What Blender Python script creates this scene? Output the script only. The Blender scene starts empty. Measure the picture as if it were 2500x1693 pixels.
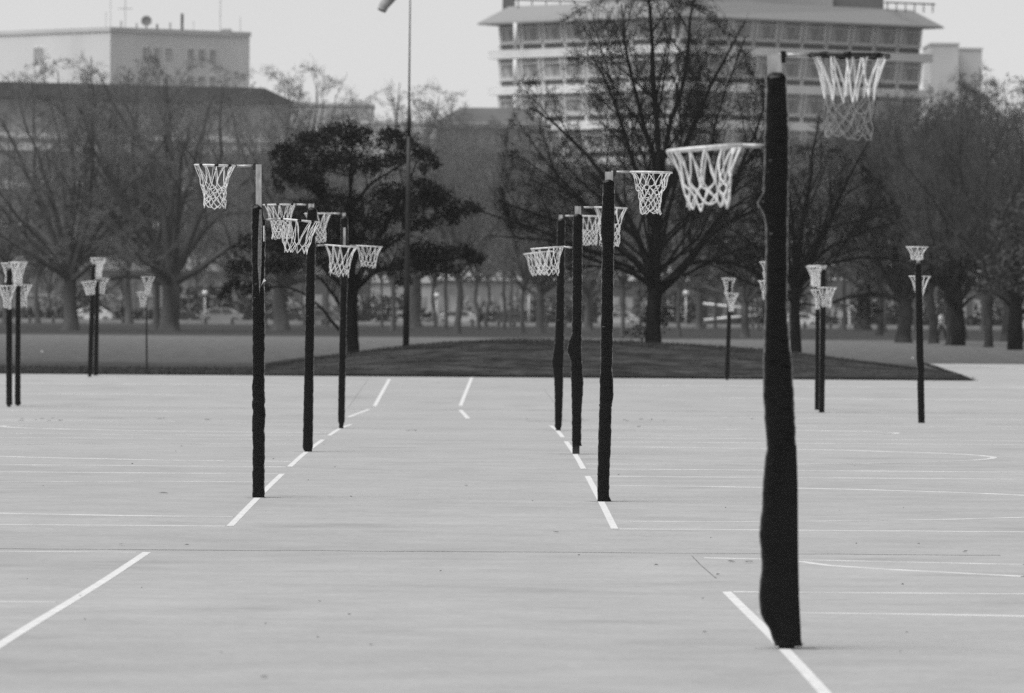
import bpy, bmesh, math, random
import numpy as np
from mathutils import Vector, Matrix

# ------------------------------------------------------------------ camera
F = 17000.0            # focal length in photo pixels (photo is 2500 x 1693)
CAMZ = 1.76
VPX, VPY = 1177.0, 750.0
ROLL = math.radians(0.42)
scene = bpy.context.scene
col = scene.collection

def cam_matrix():
    u, v = VPX - 1250.0, -(VPY - 846.5)
    d = np.array([u, v, -F]); d /= np.linalg.norm(d)
    r = ROLL
    k = (u * math.sin(r) + v * math.cos(r)) / F
    w = np.array([math.sin(r), math.cos(r), k]); w -= d * w.dot(d); w /= np.linalg.norm(w)
    x = np.cross(d, w)
    return np.array([x, d, w])
RC = cam_matrix()
cam_data = bpy.data.cameras.new('camera')
cam = bpy.data.objects.new('camera', cam_data)
col.objects.link(cam)
M4 = Matrix([[*RC[0], 0.0], [*RC[1], 0.0], [*RC[2], CAMZ], [0, 0, 0, 1]])
cam.matrix_world = M4
cam_data.sensor_width = 36.0
cam_data.lens = F / 2500.0 * 36.0
cam_data.clip_start = 0.5
cam_data.clip_end = 8000.0
cam_data.dof.use_dof = True
cam_data.dof.focus_distance = 61.0
cam_data.dof.aperture_fstop = 6.6
cam_data.dof.aperture_blades = 0
scene.camera = cam

# ------------------------------------------------------------------ light
SUN_EL, SUN_AZ = 62.0, 238.0      # azimuth measured clockwise from +Y
world = bpy.data.worlds.new('World'); scene.world = world
world.use_nodes = True
nt = world.node_tree
for n in list(nt.nodes): nt.nodes.remove(n)
sky = nt.nodes.new('ShaderNodeTexSky'); sky.sky_type = 'NISHITA'
sky.sun_disc = False
sky.sun_elevation = math.radians(SUN_EL)
sky.sun_rotation = math.radians(SUN_AZ)
sky.altitude = 0.0; sky.air_density = 1.0; sky.dust_density = 0.3; sky.ozone_density = 1.0
bw = nt.nodes.new('ShaderNodeRGBToBW')       # the photograph is black and white
bg = nt.nodes.new('ShaderNodeBackground'); bg.inputs['Strength'].default_value = 0.05
wo = nt.nodes.new('ShaderNodeOutputWorld')
nt.links.new(sky.outputs[0], bw.inputs[0]); nt.links.new(bw.outputs[0], bg.inputs['Color'])
nt.links.new(bg.outputs[0], wo.inputs['Surface'])
sun_d = bpy.data.lights.new('sun', 'SUN'); sun_d.energy = 1.5; sun_d.angle = math.radians(55.0)
sun_d.color = (1, 1, 1)
sun = bpy.data.objects.new('sun', sun_d); col.objects.link(sun)
_e, _a = math.radians(SUN_EL), math.radians(SUN_AZ)
sdir = Vector((math.cos(_e) * math.sin(_a), math.cos(_e) * math.cos(_a), math.sin(_e)))
sun.rotation_euler = sdir.to_track_quat('Z', 'Y').to_euler()
sun.location = (0, 0, 60)
vs = scene.view_settings
vs.view_transform = 'Standard'; vs.look = 'None'; vs.exposure = 1.15; vs.gamma = 1.0; vs.use_curve_mapping = False
scene.cycles.use_denoising = False
scene.cycles.max_bounces = 6
scene.cycles.diffuse_bounces = 3
scene.cycles.glossy_bounces = 3
scene.cycles.volume_bounces = 1
scene.cycles.transparent_max_bounces = 6
scene.cycles.caustics_reflective = False
scene.cycles.caustics_refractive = False

# ------------------------------------------------------------------ geometry of the photograph
def hor(px): return VPY + (px - VPX) * math.tan(ROLL)
def at(px, py, Y):
    d = RC @ np.array([px - 1250.0, -(py - 846.5), -F])
    t = Y / d[1]
    return Vector((d[0] * t, Y, CAMZ + d[2] * t))
DT = np.array([(-60, 1.7), (0, 1.70), (20, 1.74), (36, 1.755), (45, 1.815), (52, 1.838), (57, 1.81), (64, 1.765), (72, 1.735),
               (80, 1.712), (90, 1.732), (101, 1.775), (110, 1.87), (121, 1.97), (138, 2.04), (150, 1.925), (172, 1.73),
               (205, 1.66), (300, 1.65), (450, 1.70), (690, 1.83), (9000, 1.83)])
_gy = np.arange(-60, 400, 0.5); _gd = np.interp(_gy, DT[:, 0], DT[:, 1])
_k = np.ones(13) / 13; _sm = np.convolve(np.pad(_gd, 6, mode='edge'), _k, 'valid')
for c in (52, 138):                                   # keep the two drainage creases crisp
    m = np.clip(np.abs(_gy - c) / 6.0, 0, 1); _sm = _sm * m + _gd * (1 - m)
def base_z(y): return CAMZ - (np.interp(y, _gy, _sm) if y < 395 else np.interp(y, DT[:, 0], DT[:, 1]))
_mx = np.array([640, 700, 770, 870, 960, 1100, 1250, 1480, 1700, 1900, 2050, 2200, 2300])
_mh = np.array([0, .05, .20, .35, .50, .65, .74, .725, .63, .485, .28, .06, 0])
_mX = (_mx - VPX) * 195.0 / F
def mound(x, y):
    if y < 172 or y > 240: return 0.0
    s = math.sin((y - 172) / 25 * math.pi / 2) if y < 197 else 0.5 + 0.5 * math.cos((y - 197) / 43 * math.pi)
    return float(np.interp(x, _mX, _mh)) * max(0.0, s)
def ter(x, y): return float(base_z(y)) + mound(x, y)
def ground(px, py, y0=20.0, y1=1200.0):
    """point where the ray of a photo pixel meets the terrain"""
    lo, hi = y0, None
    y = y0
    while y < y1:
        p = at(px, py, y)
        if p.z <= ter(p.x, y): hi = y; break
        lo = y; y *= 1.01
    if hi is None: hi = y1
    for _ in range(30):
        m = (lo + hi) / 2; p = at(px, py, m)
        if p.z <= ter(p.x, m): hi = m
        else: lo = m
    p = at(px, py, hi); p.z = ter(p.x, hi); return p
V = 2500.0 / 2324.0

# ------------------------------------------------------------------ helpers
def link(o): col.objects.link(o); return o
def tag(o, label=None, cat=None, group=None, kind=None):
    if label: o['label'] = label
    if cat: o['category'] = cat
    if group: o['group'] = group
    if kind: o['kind'] = kind
    return o
def thing(name, loc, label, cat, group=None, rz=0.0):
    o = bpy.data.objects.new(name, None); o.empty_display_size = 0.2
    o.location = loc; o.rotation_euler = (0, 0, rz)
    return tag(link(o), label, cat, group)
def np_mesh(name, Vv, Fq, smooth=True):
    me = bpy.data.meshes.new(name)
    Vv = np.ascontiguousarray(Vv, dtype=np.float32); Fq = np.ascontiguousarray(Fq, dtype=np.int32)
    me.vertices.add(len(Vv)); me.vertices.foreach_set('co', Vv.ravel())
    k = Fq.shape[1]
    me.loops.add(Fq.size); me.loops.foreach_set('vertex_index', Fq.ravel())
    me.polygons.add(len(Fq))
    me.polygons.foreach_set('loop_start', np.arange(0, Fq.size, k, dtype=np.int32))
    me.polygons.foreach_set('use_smooth', np.full(len(Fq), smooth))
    me.update(calc_edges=True)
    return me
class MB:
    def __init__(s): s.v, s.f = [], []
    def add(s, vs, fs):
        o = len(s.v); s.v += [tuple(p) for p in vs]; s.f += [tuple(i + o for i in f) for f in fs]; return s
    def box(s, x0, x1, y0, y1, z0, z1):
        return s.add([(x, y, z) for z in (z0, z1) for x, y in ((x0, y0), (x1, y0), (x1, y1), (x0, y1))],
                     [(3, 2, 1, 0), (4, 5, 6, 7), (0, 1, 5, 4), (1, 2, 6, 5), (2, 3, 7, 6), (3, 0, 4, 7)])
    def prism(s, pts, z0, z1):
        n = len(pts)
        return s.add([(x, y, z0) for x, y in pts] + [(x, y, z1) for x, y in pts],
                     [tuple(range(n - 1, -1, -1)), tuple(range(n, 2 * n))] + [(i, (i + 1) % n, n + (i + 1) % n, n + i) for i in range(n)])
    def tube(s, pts, rad, n=8, cap=True):
        pts = [Vector(p) for p in pts]
        if not hasattr(rad, '__len__'): rad = [rad] * len(pts)
        vs = []
        t0 = (pts[1] - pts[0]).normalized()
        a = t0.orthogonal().normalized(); 
        for i, p in enumerate(pts):
            t = (pts[min(i + 1, len(pts) - 1)] - pts[max(i - 1, 0)]).normalized()
            a = (a - t * a.dot(t)).normalized(); b = t.cross(a)
            for k in range(n):
                an = 2 * math.pi * k / n
                vs.append(p + (a * math.cos(an) + b * math.sin(an)) * rad[i])
        fs = [(i * n + k, i * n + (k + 1) % n, (i + 1) * n + (k + 1) % n, (i + 1) * n + k) for i in range(len(pts) - 1) for k in range(n)]
        if cap: fs += [tuple(range(n - 1, -1, -1)), tuple((len(pts) - 1) * n + k for k in range(n))]
        return s.add(vs, fs)
    def torus(s, R, r, c=(0, 0, 0), N=40, n=8):
        vs = []
        for i in range(N):
            a = 2 * math.pi * i / N
            for k in range(n):
                b = 2 * math.pi * k / n
                q = R + r * math.cos(b); vs.append((c[0] + q * math.cos(a), c[1] + q * math.sin(a), c[2] + r * math.sin(b)))
        return s.add(vs, [(i * n + k, ((i + 1) % N) * n + k, ((i + 1) % N) * n + (k + 1) % n, i * n + (k + 1) % n) for i in range(N) for k in range(n)])
    def sphere(s, c, r, N=10, n=7, sc=(1, 1, 1)):
        vs = [(c[0], c[1], c[2] + r * sc[2])]
        for j in range(1, n):
            t = math.pi * j / n
            vs += [(c[0] + r * sc[0] * math.sin(t) * math.cos(2 * math.pi * i / N), c[1] + r * sc[1] * math.sin(t) * math.sin(2 * math.pi * i / N), c[2] + r * sc[2] * math.cos(t)) for i in range(N)]
        vs.append((c[0], c[1], c[2] - r * sc[2])); L = len(vs) - 1
        fs = [(0, 1 + i, 1 + (i + 1) % N) for i in range(N)]
        fs += [(1 + j * N + i, 1 + (j + 1) * N + i, 1 + (j + 1) * N + (i + 1) % N, 1 + j * N + (i + 1) % N) for j in range(n - 2) for i in range(N)]
        fs += [(L, 1 + (n - 2) * N + (i + 1) % N, 1 + (n - 2) * N + i) for i in range(N)]
        return s.add(vs, fs)
    def mesh(s, name, smooth=False):
        me = bpy.data.meshes.new(name); me.from_pydata(s.v, [], s.f)
        if smooth: me.polygons.foreach_set('use_smooth', [True] * len(me.polygons))
        me.update(); return me
    def build(s, name, m, parent=None, smooth=False, loc=None):
        return obj(name, s.mesh(name, smooth), m, parent, loc)
def obj(name, me, m, parent=None, loc=None):
    o = bpy.data.objects.new(name, me)
    if m is not None and not me.materials: me.materials.append(m)
    if parent is not None: o.parent = parent
    if loc is not None: o.location = loc
    return link(o)
def copy_tree(o, parent=None):
    c = o.copy(); col.objects.link(c); c.parent = parent
    for ch in list(o.children): copy_tree(ch, c)
    return c

def grey(g): return (g, g, g, 1.0)
MATS = {}
def mat(name, g, rough=0.7, spec=0.3, metal=0.0, var=0.0, vscale=4.0, bump=0.0, bscale=20.0, stretch=(1, 1, 1), detail=4.0, var2=0.0, v2scale=0.3):
    if name in MATS: return MATS[name]
    m = bpy.data.materials.new(name); m.use_nodes = True
    t = m.node_tree; b = t.nodes['Principled BSDF']
    b.inputs['Roughness'].default_value = rough; b.inputs['Specular IOR Level'].default_value = spec
    b.inputs['Metallic'].default_value = metal; b.inputs['Base Color'].default_value = grey(g)
    tc = t.nodes.new('ShaderNodeTexCoord'); mp = t.nodes.new('ShaderNodeMapping'); mp.inputs['Scale'].default_value = stretch
    t.links.new(tc.outputs['Object'], mp.inputs['Vector'])
    if var > 0:
        n = t.nodes.new('ShaderNodeTexNoise'); n.inputs['Scale'].default_value = vscale; n.inputs['Detail'].default_value = detail
        t.links.new(mp.outputs[0], n.inputs['Vector'])
        r = t.nodes.new('ShaderNodeMapRange'); r.inputs['From Min'].default_value = 0.3; r.inputs['From Max'].default_value = 0.7
        r.inputs['To Min'].default_value = g * (1 - var); r.inputs['To Max'].default_value = g * (1 + var)
        t.links.new(n.outputs['Fac'], r.inputs['Value']); out = r.outputs[0]
        if var2 > 0:
            n2 = t.nodes.new('ShaderNodeTexNoise'); n2.inputs['Scale'].default_value = v2scale; n2.inputs['Detail'].default_value = 3
            t.links.new(mp.outputs[0], n2.inputs['Vector'])
            r2 = t.nodes.new('ShaderNodeMapRange'); r2.inputs['From Min'].default_value = 0.3; r2.inputs['From Max'].default_value = 0.7
            r2.inputs['To Min'].default_value = 1 - var2; r2.inputs['To Max'].default_value = 1 + var2
            t.links.new(n2.outputs['Fac'], r2.inputs['Value'])
            mu = t.nodes.new('ShaderNodeMath'); mu.operation = 'MULTIPLY'
            t.links.new(out, mu.inputs[0]); t.links.new(r2.outputs[0], mu.inputs[1]); out = mu.outputs[0]
        t.links.new(out, b.inputs['Base Color'])
    if bump > 0:
        n = t.nodes.new('ShaderNodeTexNoise'); n.inputs['Scale'].default_value = bscale; n.inputs['Detail'].default_value = 3
        t.links.new(mp.outputs[0], n.inputs['Vector'])
        bp = t.nodes.new('ShaderNodeBump'); bp.inputs['Strength'].default_value = 1.0; bp.inputs['Distance'].default_value = bump
        t.links.new(n.outputs['Fac'], bp.inputs['Height']); t.links.new(bp.outputs[0], b.inputs['Normal'])
    MATS[name] = m; return m

def court_material():
    m = bpy.data.materials.new('court_paint'); m.use_nodes = True; t = m.node_tree; b = t.nodes['Principled BSDF']
    b.inputs['Roughness'].default_value = .6; b.inputs['Specular IOR Level'].default_value = .25
    tc = t.nodes.new('ShaderNodeTexCoord')
    def noise(sc, det, lo, hi, a, z, rough=.55):
        n = t.nodes.new('ShaderNodeTexNoise'); n.inputs['Scale'].default_value = sc; n.inputs['Detail'].default_value = det; n.inputs['Roughness'].default_value = rough
        t.links.new(tc.outputs['Object'], n.inputs['Vector']); r = t.nodes.new('ShaderNodeMapRange'); r.inputs['From Min'].default_value = lo; r.inputs['From Max'].default_value = hi
        r.inputs['To Min'].default_value = a; r.inputs['To Max'].default_value = z; t.links.new(n.outputs['Fac'], r.inputs['Value']); return n, r.outputs[0]
    def mul(p, q):
        k = t.nodes.new('ShaderNodeMath'); k.operation = 'MULTIPLY'; t.links.new(p, k.inputs[0]); t.links.new(q, k.inputs[1]); return k.outputs[0]
    _, broad = noise(.16, 4, .3, .7, .94, 1.06); _, mid = noise(1.3, 6, .3, .7, .92, 1.08); n3, grain = noise(14, 8, .28, .72, .89, 1.11, .65)
    _, stain = noise(.55, 5, .56, .70, 1.0, .87); _, scuff = noise(5.0, 3, .66, .74, 1.0, 1.14)
    v = mul(mul(mul(mul(broad, mid), grain), stain), scuff)
    k = t.nodes.new('ShaderNodeMath'); k.operation = 'MULTIPLY'; k.inputs[1].default_value = .43; t.links.new(v, k.inputs[0]); t.links.new(k.outputs[0], b.inputs['Base Color'])
    bp = t.nodes.new('ShaderNodeBump'); bp.inputs['Distance'].default_value = .002; t.links.new(n3.outputs['Fac'], bp.inputs['Height']); t.links.new(bp.outputs[0], b.inputs['Normal'])
    return m
def vinyl_material():
    m = bpy.data.materials.new('black_vinyl'); m.use_nodes = True; t = m.node_tree; b = t.nodes['Principled BSDF']
    b.inputs['Base Color'].default_value = grey(.0035); b.inputs['Roughness'].default_value = .2; b.inputs['Specular IOR Level'].default_value = .2
    tc = t.nodes.new('ShaderNodeTexCoord'); h = None
    for rot, sc, st, amt in ((.95, 5.0, (1, 1, 3.4), 1.0), (-.85, 7.0, (1, 1, 3.2), .6), (0.5, 3.0, (1, 1, 2.0), .8)):
        mp = t.nodes.new('ShaderNodeMapping'); mp.inputs['Rotation'].default_value = (0, rot, 0); mp.inputs['Scale'].default_value = st; t.links.new(tc.outputs['Object'], mp.inputs['Vector'])
        n = t.nodes.new('ShaderNodeTexNoise'); n.inputs['Scale'].default_value = sc; n.inputs['Detail'].default_value = 1.0; t.links.new(mp.outputs[0], n.inputs['Vector'])
        a = t.nodes.new('ShaderNodeMath'); a.operation = 'SUBTRACT'; a.inputs[1].default_value = .5; t.links.new(n.outputs['Fac'], a.inputs[0])
        c = t.nodes.new('ShaderNodeMath'); c.operation = 'ABSOLUTE'; t.links.new(a.outputs[0], c.inputs[0])
        d = t.nodes.new('ShaderNodeMath'); d.operation = 'MULTIPLY'; d.inputs[1].default_value = -amt; t.links.new(c.outputs[0], d.inputs[0])
        if h is None: h = d.outputs[0]
        else:
            e = t.nodes.new('ShaderNodeMath'); e.operation = 'ADD'; t.links.new(h, e.inputs[0]); t.links.new(d.outputs[0], e.inputs[1]); h = e.outputs[0]
    mk = t.nodes.new('ShaderNodeTexNoise'); mk.inputs['Scale'].default_value = 2.2; mk.inputs['Detail'].default_value = 1; t.links.new(tc.outputs['Object'], mk.inputs['Vector'])
    mr = t.nodes.new('ShaderNodeMapRange'); mr.inputs['From Min'].default_value = .4; mr.inputs['From Max'].default_value = .65; mr.inputs['To Min'].default_value = .15; mr.inputs['To Max'].default_value = 1.0; t.links.new(mk.outputs['Fac'], mr.inputs['Value'])
    mm = t.nodes.new('ShaderNodeMath'); mm.operation = 'MULTIPLY'; t.links.new(h, mm.inputs[0]); t.links.new(mr.outputs[0], mm.inputs[1])
    bp = t.nodes.new('ShaderNodeBump'); bp.inputs['Distance'].default_value = .028; t.links.new(mm.outputs[0], bp.inputs['Height']); t.links.new(bp.outputs[0], b.inputs['Normal'])
    return m
M_court = court_material()
M_line = mat('line_paint', 0.76, 0.6, 0.25, var=0.14, vscale=12.0, detail=8)
M_linethin = mat('line_paint_worn', 0.70, 0.6, 0.25, var=0.25, vscale=2.0, detail=6)
M_crack = mat('joint_dirt', 0.05, 0.9, 0.1, var=0.5, vscale=5)
M_faint = mat('hairline_crack', 0.22, 0.9, 0.1, var=0.4, vscale=3)
M_vinyl = vinyl_material()
M_tape = mat('black_tape', 0.006, 0.38, 0.25)
M_galv = mat('galvanised_steel', 0.45, 0.45, 0.5, 0.55, var=0.35, vscale=28, stretch=(1, 1, .3))
M_hoop = mat('hoop_paint_pale', 0.72, 0.4, 0.5, 0.1, var=0.25, vscale=30)
M_hoopdark = mat('hoop_paint_black', 0.02, 0.4, 0.4, var=0.4, vscale=30)
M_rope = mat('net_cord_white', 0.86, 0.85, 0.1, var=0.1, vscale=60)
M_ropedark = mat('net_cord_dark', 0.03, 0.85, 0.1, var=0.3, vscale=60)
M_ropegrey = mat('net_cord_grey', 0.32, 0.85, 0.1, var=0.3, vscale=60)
M_foam = mat('tread_foam', 0.16, 0.6, 0.3, var=0.6, vscale=70, stretch=(1, 1, 1))
M_poledark = mat('painted_pole_dark', 0.02, 0.5, 0.4, var=0.3, vscale=10)
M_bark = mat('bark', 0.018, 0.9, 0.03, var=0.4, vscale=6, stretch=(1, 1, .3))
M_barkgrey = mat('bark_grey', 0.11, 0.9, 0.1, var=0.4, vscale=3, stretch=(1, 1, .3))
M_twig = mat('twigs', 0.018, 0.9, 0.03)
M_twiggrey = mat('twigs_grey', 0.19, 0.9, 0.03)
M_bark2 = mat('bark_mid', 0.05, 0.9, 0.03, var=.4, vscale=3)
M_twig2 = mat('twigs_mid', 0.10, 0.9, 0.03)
M_leafdark = mat('leaf_dark', 0.016, 0.7, 0.06, var=0.45, vscale=1.6)
M_leafmid = mat('leaf_mid', 0.07, 0.6, 0.1, var=0.45, vscale=1.2)
M_hedge = mat('hedge_leaf', 0.03, 0.7, 0.2, var=0.4, vscale=1.5)
M_palebush = mat('pale_bush', 0.22, 0.8, 0.2, var=0.4, vscale=1.0)

# ------------------------------------------------------------------ ground sheets
def grid_sheet(name, xs, ys, zf, m, keep=None):
    xs, ys = np.array(xs), np.array(ys)
    Vv = np.array([(x, y, zf(x, y)) for y in ys for x in xs]); nx = len(xs)
    Fq = [(j * nx + i, j * nx + i + 1, (j + 1) * nx + i + 1, (j + 1) * nx + i) for j in range(len(ys) - 1) for i in range(nx - 1)
          if keep is None or keep((xs[i] + xs[i + 1]) / 2, (ys[j] + ys[j + 1]) / 2)]
    return obj(name, np_mesh(name, Vv, np.array(Fq)), m)
def grass_material():
    m = bpy.data.materials.new('grass_turf'); m.use_nodes = True
    t = m.node_tree; b = t.nodes['Principled BSDF']; b.inputs['Roughness'].default_value = 0.9; b.inputs['Specular IOR Level'].default_value = 0.1
    geo = t.nodes.new('ShaderNodeNewGeometry'); sep = t.nodes.new('ShaderNodeSeparateXYZ'); t.links.new(geo.outputs['Position'], sep.inputs[0])
    # mown park turf is pale, the turf at the court edge and on the bank is long and dark, bare soil lies under the far trees
    nz = t.nodes.new('ShaderNodeTexNoise'); nz.inputs['Scale'].default_value = 0.25; nz.inputs['Detail'].default_value = 4
    t.links.new(geo.outputs['Position'], nz.inputs['Vector'])
    ad = t.nodes.new('ShaderNodeMath'); ad.operation = 'MULTIPLY_ADD'; ad.inputs[1].default_value = 22.0
    t.links.new(nz.outputs['Fac'], ad.inputs[0]); t.links.new(sep.outputs['Y'], ad.inputs[2])
    ramp = t.nodes.new('ShaderNodeValToRGB'); mr = t.nodes.new('ShaderNodeMapRange')
    mr.inputs['From Min'].default_value = 170; mr.inputs['From Max'].default_value = 770
    t.links.new(ad.outputs[0], mr.inputs['Value']); t.links.new(mr.outputs[0], ramp.inputs[0])
    el = ramp.color_ramp.elements
    for i, (p, g) in enumerate([(0.0, .045), (.062, .05), (.085, .095), (.16, .115), (.36, .165), (.40, .05), (.72, .045), (.80, .07)]):
        e = el[i] if i < 2 else el.new(p); e.position = p; e.color = grey(g)
    fine = t.nodes.new('ShaderNodeTexNoise'); fine.inputs['Scale'].default_value = 2.2; fine.inputs['Detail'].default_value = 8
    t.links.new(geo.outputs['Position'], fine.inputs['Vector'])
    fr = t.nodes.new('ShaderNodeMapRange'); fr.inputs['From Min'].default_value = .3; fr.inputs['From Max'].default_value = .7
    fr.inputs['To Min'].default_value = .5; fr.inputs['To Max'].default_value = 1.5; t.links.new(fine.outputs['Fac'], fr.inputs['Value'])
    mu = t.nodes.new('ShaderNodeVectorMath'); mu.operation = 'SCALE'
    t.links.new(ramp.outputs[0], mu.inputs[0]); t.links.new(fr.outputs[0], mu.inputs['Scale']); t.links.new(mu.outputs[0], b.inputs['Base Color'])
    bp = t.nodes.new('ShaderNodeBump'); bp.inputs['Distance'].default_value = 0.05; t.links.new(fine.outputs['Fac'], bp.inputs['Height']); t.links.new(bp.outputs[0], b.inputs['Normal'])
    return m
M_turf = grass_material()
M_mound = mat('bank_turf', 0.042, 0.9, 0.05, var=0.6, vscale=1.8, detail=10, bump=0.08, bscale=5, var2=0.5, v2scale=0.45)
ys_g = list(np.arange(-60, 172, 8)) + [172] + list(np.arange(176, 260, 4)) + list(np.arange(270, 760, 30)) + [800, 1000, 1500, 2500, 5000]
xs_g = [-3000, -800, -300, -120, -80] + list(np.arange(-60, 61, 6)) + [80, 120, 300, 800, 3000]
gnd = grid_sheet('ground', xs_g, ys_g, lambda x, y: float(base_z(y)) - (0.06 if y < 172 else 0.03), M_turf)
tag(gnd, kind='structure')
def farX(y): return 12.17 + (y - 172) * .037
court = grid_sheet('court', [-90, -60, -40, -20, -10, -5, 0, 5, 10, 20, 40, 60, 90], list(np.arange(-20, 172.1, 1.0)), lambda x, y: float(base_z(y)), M_court)
tag(court, kind='structure')
def fc(x, y): return float(base_z(y)) - 0.004
fcv = [(x, y, fc(x, y)) for y in np.linspace(172, 217, 15) for x in (farX(y), farX(y) + 8, farX(y) + 25, farX(y) + 70)]
fcf = [(j * 4 + i, j * 4 + i + 1, (j + 1) * 4 + i + 1, (j + 1) * 4 + i) for j in range(14) for i in range(3)]
far_court = obj('far_court', np_mesh('far_court', fcv, fcf), M_court); tag(far_court, kind='structure')
bank = grid_sheet('grass_bank', np.arange(-7.0, 14.01, 0.5), np.concatenate([np.arange(172.05, 200, 1.0), np.arange(200, 243, 3)]),
                  lambda x, y: float(base_z(y)) - 0.034 + mound(x, y) * (1 + .05 * math.sin(x * 2.1 + y * .7)) + (0.075 if (y < 200 and x < farX(y)) else 0) * min(1, max(0, (x + 7) / 2.0)) * min(1, max(0.0, (200 - y) / 14)) , M_mound,
                  keep=lambda x, y: x < farX(y) - 0.1)
tag(bank, kind='structure')

# painted lines, child pieces of the court
def strip(name, pts, w, m, parent, dz=0.004, wv=None):
    """thin coat of paint of width w (m) along plan points, following the terrain"""
    pts = [Vector((p[0], p[1])) for p in pts]; vs = []; n = len(pts)
    for i, p in enumerate(pts):
        t = (pts[min(i + 1, n - 1)] - pts[max(i - 1, 0)]).normalized(); q = Vector((-t.y, t.x)) * ((wv[i] if wv else w) / 2)
        for s in (1, -1):
            a = p + q * s; vs.append((a.x, a.y, float(base_z(a.y)) + dz * .5))
        for s in (1, -1):
            a = p + q * s * 1.02; vs.append((a.x, a.y, float(base_z(a.y)) - .004))
    fs = []
    for i in range(n - 1):
        o, u = 4 * i, 4 * i + 4; fs += [(o, o + 1, u + 1, u), (o + 2, o, u, u + 2), (o + 1, o + 3, u + 3, u + 1)]
    me = np_mesh(name, vs, fs, False); return obj(name, me, m, parent)
def seg(a, b, step=1.0):
    L = math.dist(a, b); n = max(2, int(L / step) + 1)
    return [(a[0] + (b[0] - a[0]) * i / (n - 1), a[1] + (b[1] - a[1]) * i / (n - 1)) for i in range(n)]
XL, XR = -2.05, 1.10
goal_spots = [(1.578, 36.1, 1), (XR, 63.6, 1), (XR, 81.6, 1), (XR, 100.5, 1), (XL, 64.0, -1), (XL, 81.8, -1), (XL, 101.2, -1)]
def goal_court(x, y, s, y0, y1, arc=4.9):
    strip('goal_line', seg((x, y0), (x, y1)), 0.058, M_line, court)
    for yy in (y0, y1): strip('side_line', seg((x + s * 0.04, yy), (x + s * 30, yy), 5), (0.095 if yy < 50 else 0.078) * (yy / 55) ** .5, M_linethin, court)
    pts = [(x + s * arc * math.sin(a), y + arc * math.cos(a)) for a in np.linspace(0.01, math.pi - .01, 60)]
    strip('goal_circle', pts, (0.085 if y < 50 else .065) * (y / 55) ** .5, M_linethin, court, dz=0.006)
goal_court(1.578, 36.1, 1, 28.5, 44.5)
for x, y, s in ((XR, 63.6, 1), (XL, 64.0, -1)): goal_court(x, y, s, 57.0, 71.8)
for x, y, s in ((XR, 81.6, 1), (XL, 81.8, -1)): goal_court(x, y, s, 74.6, 90.2)
for x, y, s in ((XR, 100.5, 1), (XL, 101.2, -1)): goal_court(x, y, s, 93.6, 110.0)
strip('goal_line', seg((-2.47, 51.6), (-2.47, 26.0)), 0.062, M_line, court)
strip('side_line', seg((-2.55, 51.6), (-32, 51.4), 5), 0.075, M_linethin, court)
strip('side_line', seg((-2.55, 41.9), (-32, 42.1), 5), 0.07, M_linethin, court)
def pxstrip(name, pp, w, m, dz=0.007):
    g = [ground(x * V, y * V) for x, y in pp]; pts = []
    for a, b in zip(g[:-1], g[1:]): pts += seg((a.x, a.y), (b.x, b.y))[:-1] if b is not g[-1] else seg((a.x, a.y), (b.x, b.y))
    return strip(name, pts, w, m, court, dz)
for pp in ([(789, 948), (838, 929.5)], [(850, 923), (884, 861)], [(1045, 922), (1071, 857)], [(1045, 931), (1063, 951)]):
    pxstrip('goal_line', pp, 0.075, M_line)
pxstrip('side_line', [(1815, 1275), (1880, 1284), (2000, 1292), (2324, 1309)], 0.06, M_linethin)
pxstrip('side_line', [(1600, 1267), (2324, 1282)], 0.05, M_linethin)
for k, (a, b, yy) in enumerate([(-30, -4.5, 131), (4.4, 30, 128), (-30, -6, 149), (5, 30, 150), (-14, -3, 160), (3, 14, 163), (5, 12, 114), (-12, -5, 113)]):
    strip('side_line', seg((a, yy), (b, yy + .5), 4), 0.15, M_linethin, court, dz=0.008)
fl = [(farX(212) + 1.0, 216.0), (farX(172) + 5, 172.0)]
v2 = []
for x, y in seg(fl[0], fl[1], 3): v2 += [(x - .08, y, fc(x, y) + .006), (x + .08, y, fc(x, y) + .006)]
obj('side_line', np_mesh('side_line', v2, [(2 * i, 2 * i + 1, 2 * i + 3, 2 * i + 2) for i in range(len(v2) // 2 - 1)], False), M_line, far_court)

# joints between slabs (thin dirt-filled gaps)
rng = random.Random(4)
def joint(y, x0, x1, w, brk, dz=0.003, m=M_crack):
    x = x0
    while x < x1:
        L = rng.uniform(0.5, 2.4); n = 5
        if rng.random() > brk:
            strip('joint_gap', [(x + L * i / n, y + (x + L * i / n) * 0.012 + rng.uniform(-.05, .05)) for i in range(n + 1)], w, m, court, dz,
                  [w * rng.uniform(.3, 1.6) for _ in range(n + 1)])
        x += L * rng.uniform(.95, 1.1)
joint(52.2, -5.5, 5.5, 0.02, 0.45)
joint(138.0, -12, 14, 0.10, 0.0, m=M_faint)
joint(119.5, -9, 9, 0.10, 0.72)
for pp in ([(1570, 1262), (1590, 1283), (1625, 1313)], [(835, 862), (808, 900), (790, 926)], [(1235, 885), (1262, 920), (1270, 932)]):
    pxstrip('joint_gap', pp, 0.008, M_faint, 0.004)
M_contactshade = mat('contact_shade_grime', .35, .8, .2, var=.25, vscale=14, detail=6)  # grime tone round each post foot, contact shadow painted into its colour
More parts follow.
